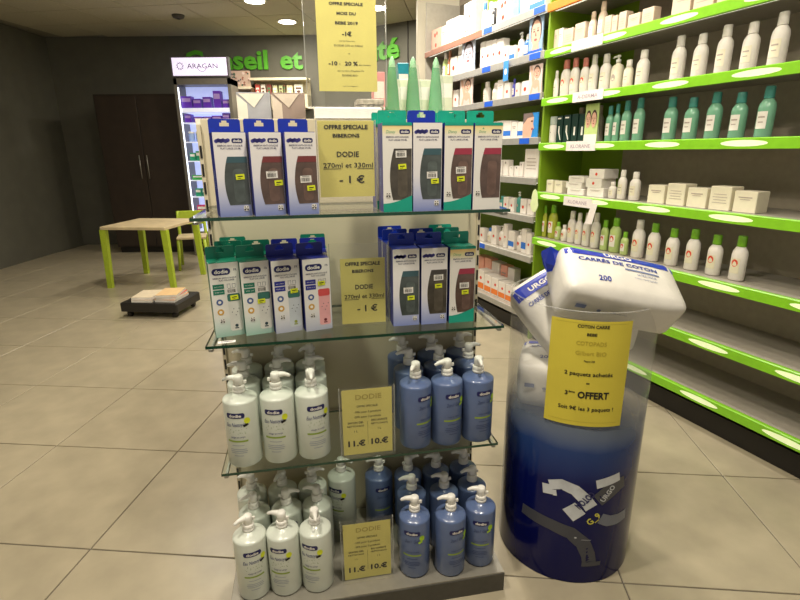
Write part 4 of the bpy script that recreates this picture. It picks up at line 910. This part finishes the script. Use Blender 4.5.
for key, (z, off, L) in ITEMS.items():
    for k, (s0, s1, h, kind, col, mark) in enumerate(L):
        if key[0] == 'G': s0 = max(s0, .349 if k == 0 else prev + .002); s1 = max(s1, s0 + .04); prev = s1
        lim = dict(B2=.224, B3=.214, B4=.238, G2=.222, G3=.244).get(key, 1); h = min(h, lim)
        pitch = s1 - s0
        w = pitch * .92; sc = (s0 + s1) / 2
        where = f'{ORD[k]} from left on {sname[key]}'
        zz = z + .0005
        loc = wl(sc, off, zz); grp = 'products on ' + sname[key]
        if kind == 'box':
            if key == 'B8b': w = min(w, .12)
            t = thing('product_carton', f'{cname[col]} carton{mname[mark]}, {where}', 'box', loc, WROT, grp)
            wcarton(t, min(w, .17), h, min(.12, max(.05, w * .7)) if key != 'B8f' else .1, col, mark)
        elif kind == 'bot':
            r = min(w / 2, .036); dot = (key == 'G6' and col in ('white', 'yellowgreen', 'palegreen')) or mark == 'pinkcap'
            t = thing('capped_bottle', f'{cname[col]} capped bottle, {where}', 'bottle', loc, WROT, grp); wbottle(t, r, h, col, mark, dot)
        elif kind == 'pump':
            t = thing('small_pump_bottle', f'{cname[col]} bottle with small pump, {where}', 'bottle', loc, WROT, grp); wpump(t, min(w / 2, .036), h, col)
        elif kind == 'jar':
            t = thing('cosmetic_tub', f'white tub with wide lid, {where}', 'tub', loc, WROT, grp); r = w / 2
            MB().lathe([(r * .9, 0), (r, .01), (r, h * .66), (r * .94, h * .68)], 24, (0, r, 0)).build('tub', pm('white'), t)
            MB().lathe([(r * .97, h * .682), (r, h * .69), (r, h * .97), (r * .95, h)], 24, (0, r, 0)).build('lid', mat('clear_grey_lid', rgb(196, 206, 200), .25), t)
            q = MB().ell(0, h * .4, r * .16, r * .14, 0, 0, 10); q.v = [(x, r - (r + .001) * math.sqrt(1 - (x / r) ** 2), zz_) for x, y, zz_ in q.v]; q.build('label_print', GRY, t)
        elif kind == 'card':
            desc = {'face': "display card with a woman's pale face", 'face2': "display card with a woman's face and blue strip", 'arm': 'display card with woman raising one arm', 'side': 'blue display card with a face in profile', 'pair': 'green display card with two faces'}[col]
            t = thing('display_card', f'{desc}, {where}'.replace(' wall shelf', ' shelf'), 'poster', wl(sc, .03, zz), WROT, 'display cards on the product wall'); wcard(t, min(w, .2), h, col)
        elif kind == 'stack':
            n = 3; hh = h / n
            for q in range(n):
                jit = (.012, -.008, .01)[q]
                t = thing('flat_carton', f'flat white carton{mname[mark] if q else ""}, {["lowest", "middle", "topmost"][q]} of the {"left" if mark == "" else "right"} stack on {sname[key]}', 'box', wl(sc + jit, off, zz + hh * q), WROT, 'stacked flat cartons')
                wcarton(t, w * (.95 - .05 * q), hh - .0008, .11, col, mark if q else '')
# the rows go on towards the camera
for key, col, cap, hh, r0 in (('G2', 'beige', None, .11, .05), ('G3', 'white', 'white', .2, .034), ('G4', 'greenglass', 'teal', .2, .034), ('G5', 'cream', None, .09, .05), ('G6', 'white', 'greencap', .2, .034)):
    z = ITEMS[key][0] + .0005
    for k in range(5):
        sc = 1.25 + .115 * k
        lab = f'{cname[col]} {"bottle" if cap else "carton"}, {ORD[k]} of five further along the {sname[key]}'
        t = thing('capped_bottle' if cap else 'product_carton', lab, 'bottle' if cap else 'box', wl(sc, .05, z), WROT, 'products on ' + sname[key])
        if cap: wbottle(t, r0, hh * (1 - .06 * (k % 2)), col, cap, key == 'G6')
        else: wcarton(t, .1, hh * (1 + .15 * (k % 2)), .08, col, 'lines' if k % 2 else '')
# bottles standing behind the dark green cartons
for k, s_ in enumerate((.40, .48, .56)):
    t = thing('grey_cap_bottle', f'pale bottle with grey cap behind the dark green cartons, {["left", "middle", "right"][k]}', 'bottle', wl(s_ + .05, .2, 1.3675), WROT, 'bottles behind the dark green cartons')
    wbottle(t, .032, .215, 'cream', 'beige', False)
# wobblers hanging at the rails
for k, (s_, z, lab) in enumerate(((.37, .93, 'pale lime leaf-shaped tag hanging at the left end of the fourth lime rail'), (.90, .93, 'slanted white tag hanging from the fourth lime rail'))):
    t = thing('hanging_tag', lab, 'tag', wl(s_, -.03, z), WROT)
    if k == 0: MB().prism([(-.045 * math.cos(a) * (1 if math.sin(a) < 0 else .75), .07 + .075 * math.sin(a)) for a in [2 * PI * i / 20 for i in range(20)]], -.002, 0).build('tag_card', mat('pale_lime_tag', rgb(226, 240, 186), .35), t)
    else: MB().prism([(-.045, -.02), (.01, -.02), (.04, .1), (-.005, .1)], -.002, 0).build('tag_card', PLAC, t)
    MB().tube([(0, -.001, .1), (0, .014, .112)], .0015, 6).build('tag_stem', mat('clear_stem', rgb(220, 224, 216), .2), t)
t = thing('tag_strip', 'small blue hanging strip below the second grey rail', 'tag', wl(-.07, -.012, 1.83), WROT)
MB().box(-.03, .03, 0, .0015, -.04, .09).build('strip_card', mat('strip_blue', rgb(70, 150, 226), .4), t)
MB().ell(0, .02, .016, .02, -.0006).build('strip_print', WHITE, t)

# ------------------------------------------------------------------ blue cotton bin
BC = Vector((.569, 1.4986, 0)); BRAD = .2165; BROT = math.atan2(-1.4986, -.569) + PI / 2
bin_ = thing('display_bin', 'tall round display bin with clear top fading to navy blue bottom', 'bin', BC, BROT)
FILM = grad_mat('bin_film', [(0, rgb(5, 7, 66)), (.42, rgb(5, 14, 80)), (.54, rgb(44, 72, 132)), (.63, rgb(150, 164, 186)), (.75, rgb(214, 214, 212)), (1, rgb(226, 224, 218))], 0, .92, .12,
                [(0, 1), (.46, 1), (.56, .75), (.66, .36), (.8, .2), (1, .15)], wob=.05)
f_ = MB(); f_.lathe([(BRAD, .004), (BRAD, .905)], 64, cap0=False, cap1=False); f_.build('film_wall', FILM, bin_)
MB().lathe([(BRAD - .002, 0), (BRAD - .002, .0039)], 48).build('bin_floor', NAVY, bin_)
rim = MB()
N = 64
rim.tube([(BRAD * math.cos(2 * PI * i / N), BRAD * math.sin(2 * PI * i / N), .905) for i in range(N + 1)], .0016, 6); rim.build('rim', mat('clear_rim', rgb(214, 216, 214), .2, alpha=.3), bin_)
def onbin(mb, extra=0.): return mb.bend(BRAD + extra)
DKB = mat('bin_dark_grey_print', rgb(66, 68, 76), .4); GYB = mat('bin_grey_print', rgb(110, 116, 130), .4); WB = mat('bin_white_print', rgb(206, 210, 214), .4, var=.1, scale=20); YB = mat('bin_yellow_print', rgb(206, 200, 80), .4)
def band(c, ws, y):
    """ribbon of quads through centre points c with half widths ws"""
    mb = MB(); L = []; Rr = []
    pts = []
    for i in range(len(c) - 1):
        for q in range(4):
            u = q / 4; pts.append((c[i][0] * (1 - u) + c[i + 1][0] * u, c[i][1] * (1 - u) + c[i + 1][1] * u, ws[i] * (1 - u) + ws[i + 1] * u))
    pts.append((*c[-1], ws[-1]))
    for i, (x, z, wv) in enumerate(pts):
        a, b_ = pts[max(0, i - 1)], pts[min(len(pts) - 1, i + 1)]
        dx, dz = b_[0] - a[0], b_[1] - a[1]; l = math.hypot(dx, dz); nx, nz = -dz / l, dx / l
        L.append((x + nx * wv, z + nz * wv)); Rr.append((x - nx * wv, z - nz * wv))
    for i in range(len(pts) - 1): mb.poly([L[i], Rr[i], Rr[i + 1], L[i + 1]], y)
    return mb
onbin(band([(-.13, .215), (-.09, .212), (-.03, .205), (.03, .19), (.07, .155), (.09, .11), (.097, .075)], [.018, .02, .02, .022, .023, .022, .022], -.0008)).build('figure_print', DKB, bin_)
x_ = MB(); x_.rect(.103, .075, .062, .016, -.001, 0, -.02, 8); onbin(x_).build('figure_foot_print', DKB, bin_)
onbin(band([(-.045, .345), (-.01, .358), (.03, .345), (.06, .317), (.083, .285)], [.016, .017, .018, .019, .02], -.0008)).build('strip_print', WB, bin_)
x_ = MB(); x_.rect(-.05, .328, .03, .034, -.001, 0, .15, 4); x_.rect(-.028, .322, .012, .02, -.001, 0, .2, 2); onbin(x_).build('strip_tab_print', WB, bin_)
x_ = MB(); x_.rect(.033, .268, .046, .05, -.0009, 0, .75, 6); onbin(x_).build('block_print', WB, bin_)
x_ = MB(); x_.text('COTON', .062, .312, .022, .068, -.0014, 0, .04, -2.25); onbin(x_).build('coton_lettering', NAVY, bin_)
x_ = MB(); x_.rect(.128, .376, .078, .03, -.0009, 0, .22, 8); onbin(x_).build('tab_print', WB, bin_)
onbin(band([(.10, .31), (.13, .335), (.165, .355), (.19, .36)], [.024, .027, .024, .02], -.0007)).build('swirl_print', DKB, bin_)
x_ = MB(); x_.text('URGO', .13, .332, .018, .06, -.0014, 0, .03, .95); onbin(x_).build('urgo_lettering', WB, bin_)
onbin(band([(.115, .245), (.145, .23), (.18, .226), (.22, .23)], [.018, .019, .019, .018], -.0008)).build('hook_print', GYB, bin_)
x_ = MB(); x_.text('G_9', .093, .245, .022, .046, -.0012, 0, .03, .75); onbin(x_).build('yellow_lettering', YB, bin_)
x_ = MB(); x_.rect(.078, .168, .03, .0012, -.0012, 0, -.05, 4); x_.ell(.045, .175, .004, .003, -.0012, 0, 8); onbin(x_).build('highlight_print', WB, bin_)
# yellow sheet wrapped on the bin
ps = thing('price_sheet', 'large yellow COTON CARRE sheet wrapped on the front of the blue bin', 'sign', BC, BROT)
x_ = MB(); x_.rect(0, 0, .217, .318, 0, 0, .0, 20)
x_.v = [(x + .030, -.0035, z + .722) for x, y, z in x_.v]; onbin(x_).build('paper', mat('bright_yellow_paper', rgb(214, 198, 66), .6, var=.03, scale=10), ps)
k1, k2 = MB(), MB()
for txt, cx, cz, hh, ww, bold, st_ in (('COTON CARRE', 0, .865, .009, .082, .02, 0), ('BEBE', -.002, .842, .008, .026, .02, 0), ('COTOPADS', -.001, .816, .012, .078, .0, 1), ('Gilbert BIO', 0, .787, .012, .080, 0, 1), ('Paquet 200', -.002, .764, .0055, .028, .01, 0),
                                      ('2 paquets achetés', 0, .725, .0115, .128, .012, 0), ('=', 0, .697, .008, .009, .02, 0), ('3', -.054, .663, .0125, .008, .02, 0), ('ème', -.040, .668, .006, .017, .02, 0), ('OFFERT', .018, .661, .020, .084, .025, 0), ('Soit 9€ les 3 paquets !', .002, .618, .0115, .150, .012, 0)):
    kk = MB().text(txt, cx + .033, cz, hh, ww, -.0042, 0, bold * 1.4 + .004)
    onbin(kk).build('outline_lettering' if st_ else 'lettering', mat('olive_outline_ink', rgb(178, 160, 48), .6) if st_ else INK, ps)
fr_ = MB()
for zz in (.576, .872): fr_.rect(.03, zz if zz < .6 else .873, .19, .0006, -.0042, 0, 0, 16)
onbin(fr_).build('rule_lines', mat('rule_ink', rgb(150, 134, 50), .6), ps)

# ---- cotton packs
COT = mat('cotton_pack', rgb(226, 223, 214), .45, var=.04, scale=18, bump=.25, coat=.25); PB_ = mat('pack_blue', rgb(24, 52, 178), .3, coat=.4); PI_ = mat('pack_blue_ink', rgb(40, 60, 150), .4); PGY = mat('pack_grey_ink', rgb(120, 132, 170), .5)
def soft(sx, sy, sz, r, bulge, n=9):
    """rounded soft block, returns mesh builder and its top height function"""
    mb = MB(); verts = {}; V = []; F = []
    def key(i, j, k): return (i, j, k)
    def pt(u, v, w):
        x, y, z = u * sx / 2, v * sy / 2, w * sz / 2
        cx = max(-sx / 2 + r, min(sx / 2 - r, x)); cy = max(-sy / 2 + r, min(sy / 2 - r, y)); cz = max(-sz / 2 + r, min(sz / 2 - r, z))
        d = Vector((x - cx, y - cy, z - cz))
        if d.length > 1e-6: d = d.normalized() * r
        p = Vector((cx, cy, cz)) + d
        bu = bulge * (1 - u * u) * (1 - v * v) * (1 if w > 0 else -1) * abs(w)
        p.z += bu; p.y += bulge * .6 * (1 - u * u) * (1 - w * w) * v; p.x += bulge * .4 * (1 - v * v) * (1 - w * w) * u
        return p
    g = [-1 + 2 * i / n for i in range(n + 1)]
    # denser near the edges
    g = [math.sin(x * PI / 2) * .6 + x * .4 for x in g]
    def vid(i, j, k):
        if (i, j, k) not in verts: verts[(i, j, k)] = len(V); V.append(pt(g[i], g[j], g[k]))
        return verts[(i, j, k)]
    for i in range(n):
        for j in range(n):
            F.append((vid(i, j, n), vid(i + 1, j, n), vid(i + 1, j + 1, n), vid(i, j + 1, n))); F.append((vid(i, j, 0), vid(i, j + 1, 0), vid(i + 1, j + 1, 0), vid(i + 1, j, 0)))
            F.append((vid(i, 0, j), vid(i + 1, 0, j), vid(i + 1, 0, j + 1), vid(i, 0, j + 1))); F.append((vid(i, n, j), vid(i, n, j + 1), vid(i + 1, n, j + 1), vid(i + 1, n, j)))
            F.append((vid(0, i, j), vid(0, i, j + 1), vid(0, i + 1, j + 1), vid(0, i + 1, j))); F.append((vid(n, i, j), vid(n, i + 1, j), vid(n, i + 1, j + 1), vid(n, i, j + 1)))
    mb.add(V, F, 0, True)
    def top(x, y):
        u, v = max(-1, min(1, 2 * x / sx)), max(-1, min(1, 2 * y / sy))
        ex = max(0, abs(x) - (sx / 2 - r)); ey = max(0, abs(y) - (sy / 2 - r)); e = min(r, math.hypot(ex, ey))
        return sz / 2 - r + math.sqrt(max(0, r * r - e * e)) + bulge * (1 - u * u) * (1 - v * v)
    return mb, top
def on_top(mb, top, lift): mb.v = [(x, z, top(x, z) + lift) for x, y, z in mb.v]; return mb
def cut_rect(cx, cz, w, h, n=14, m_=4, a=0.):
    mb = MB()
    for i in range(m_): mb.rect(cx, cz - h / 2 + h * (i + .5) / m_, w, h / m_, 0, 0, a, n)
    return mb
def basis(X, Zhint):
    X = Vector(X).normalized(); Zh = Vector(Zhint); Z = (Zh - X * Zh.dot(X)).normalized(); Y = Z.cross(X)
    return Matrix((X, Y, Z)).transposed().to_4x4()
def pack(label, loc, M, sx, sy, sz, kind):
    t = thing('cotton_pack', label, 'pack', (0, 0, 0), 0, 'cotton packs in the bin')
    mm = M.copy(); mm.translation = Vector(loc); t.matrix_world = mm
    mb, top = soft(sx, sy, sz, .024, .012)
    mb.build('wrapped_cotton', COT, t)
    on_top(cut_rect(0, sy * .36, sx * .96, sy * .17), top, .0012).build('blue_header', PB_, t)
    on_top(MB().text('URGO', -sx * .03, sy * .345, .016, .085, 0, 0, .03), top, .0022).build('brand_lettering', WHITE, t)
    on_top(MB().text('CARRÉS DE COTON', -sx * .05, sy * .17, .0135, sx * .68, 0, 0, .03), top, .0016).build('name_lettering', PI_, t)
    x_ = cut_rect(sx * .14, sy * .06, sx * .3, .006, 8, 1); x_.text('ULTRA DOUX', sx * .17, -sy * .02, .008, .06, 0, 0, .01); x_.text('coton hydrophile', sx * .15, -sy * .1, .006, .07); on_top(x_, top, .0016).build('fine_lettering', PGY, t)
    on_top(MB().text('200', -sx * .21, -sy * .22, .018, .036, 0, 0, .02), top, .0016).build('count_lettering', PI_, t)
    # front side marks
    yb = -sy / 2 - .0082
    x_ = MB(); x_.rect(-sx * .36, .01, .03, .014, yb); x_.build('stamp_print', PGY, t)
    x_ = MB(); x_.ell(-sx * .20, .004, .006, .005, yb, 0, 12); x_.text('200 carrés', -sx * .03, .004, .005, .05, yb); x_.build('side_lettering', PGY, t)
    if kind == 'left': on_top(MB().text('KC', sx * .22, -sy * .27, .03, .05, 0, 0, .05, .3, 'c', .3), top, .0016).build('emblem_lettering', PI_, t)
    if kind != 'top': return t
    # twisted ends of the film
    e = MB()
    pts = [(-sx / 2 + .004, sy * .47, sz * .28), (-sx / 2 - .022, sy * .50, sz * .34), (-sx / 2 - .045, sy * .44, sz * .22), (-sx / 2 - .03, sy * .36, sz * .02), (-sx / 2 - .014, sy * .28, -sz * .1), (-sx / 2 + .004, sy * .22, sz * .1)]
    nn = len(pts); e.add(pts + [(x, y - .004, z - .006) for x, y, z in pts], [tuple(range(nn)), tuple(range(2 * nn - 1, nn - 1, -1))] + [(i, (i + 1) % nn, nn + (i + 1) % nn, nn + i) for i in range(nn)])
    e.build('film_ear', PB_, t)
    return t
tocam = lambda p: (Vector((0, 0, CAM_H)) - Vector(p)).normalized()
p1 = (.620, 1.412, .931)
pack('white cotton pack with blue header lying across the top of the bin', p1, basis(right * .98 + Vector((0, .06, -.20)), Vector((-.05, -.50, .85))), .35, .18, .13, 'top')
p2 = (.496, 1.515, .838)
pack('cotton pack standing tilted at the left side inside the bin', p2, basis(right * .82 + Vector((0, .20, .46)), Vector((-.22, -.72, .62))), .20, .25, .11, 'left')
p3 = (.62, 1.54, .76)
pack('cotton pack lying under the topmost one inside the bin', p3, basis((.95, .2, .05), (0.05, -.25, .95)), .24, .16, .10, 'low')
p4 = (.53, 1.50, .62)
pack('cotton pack lowest in the bin, seen through the clear film', p4, basis((.9, -.3, .0), (0.0, -.1, 1)), .28, .19, .15, 'lowest')
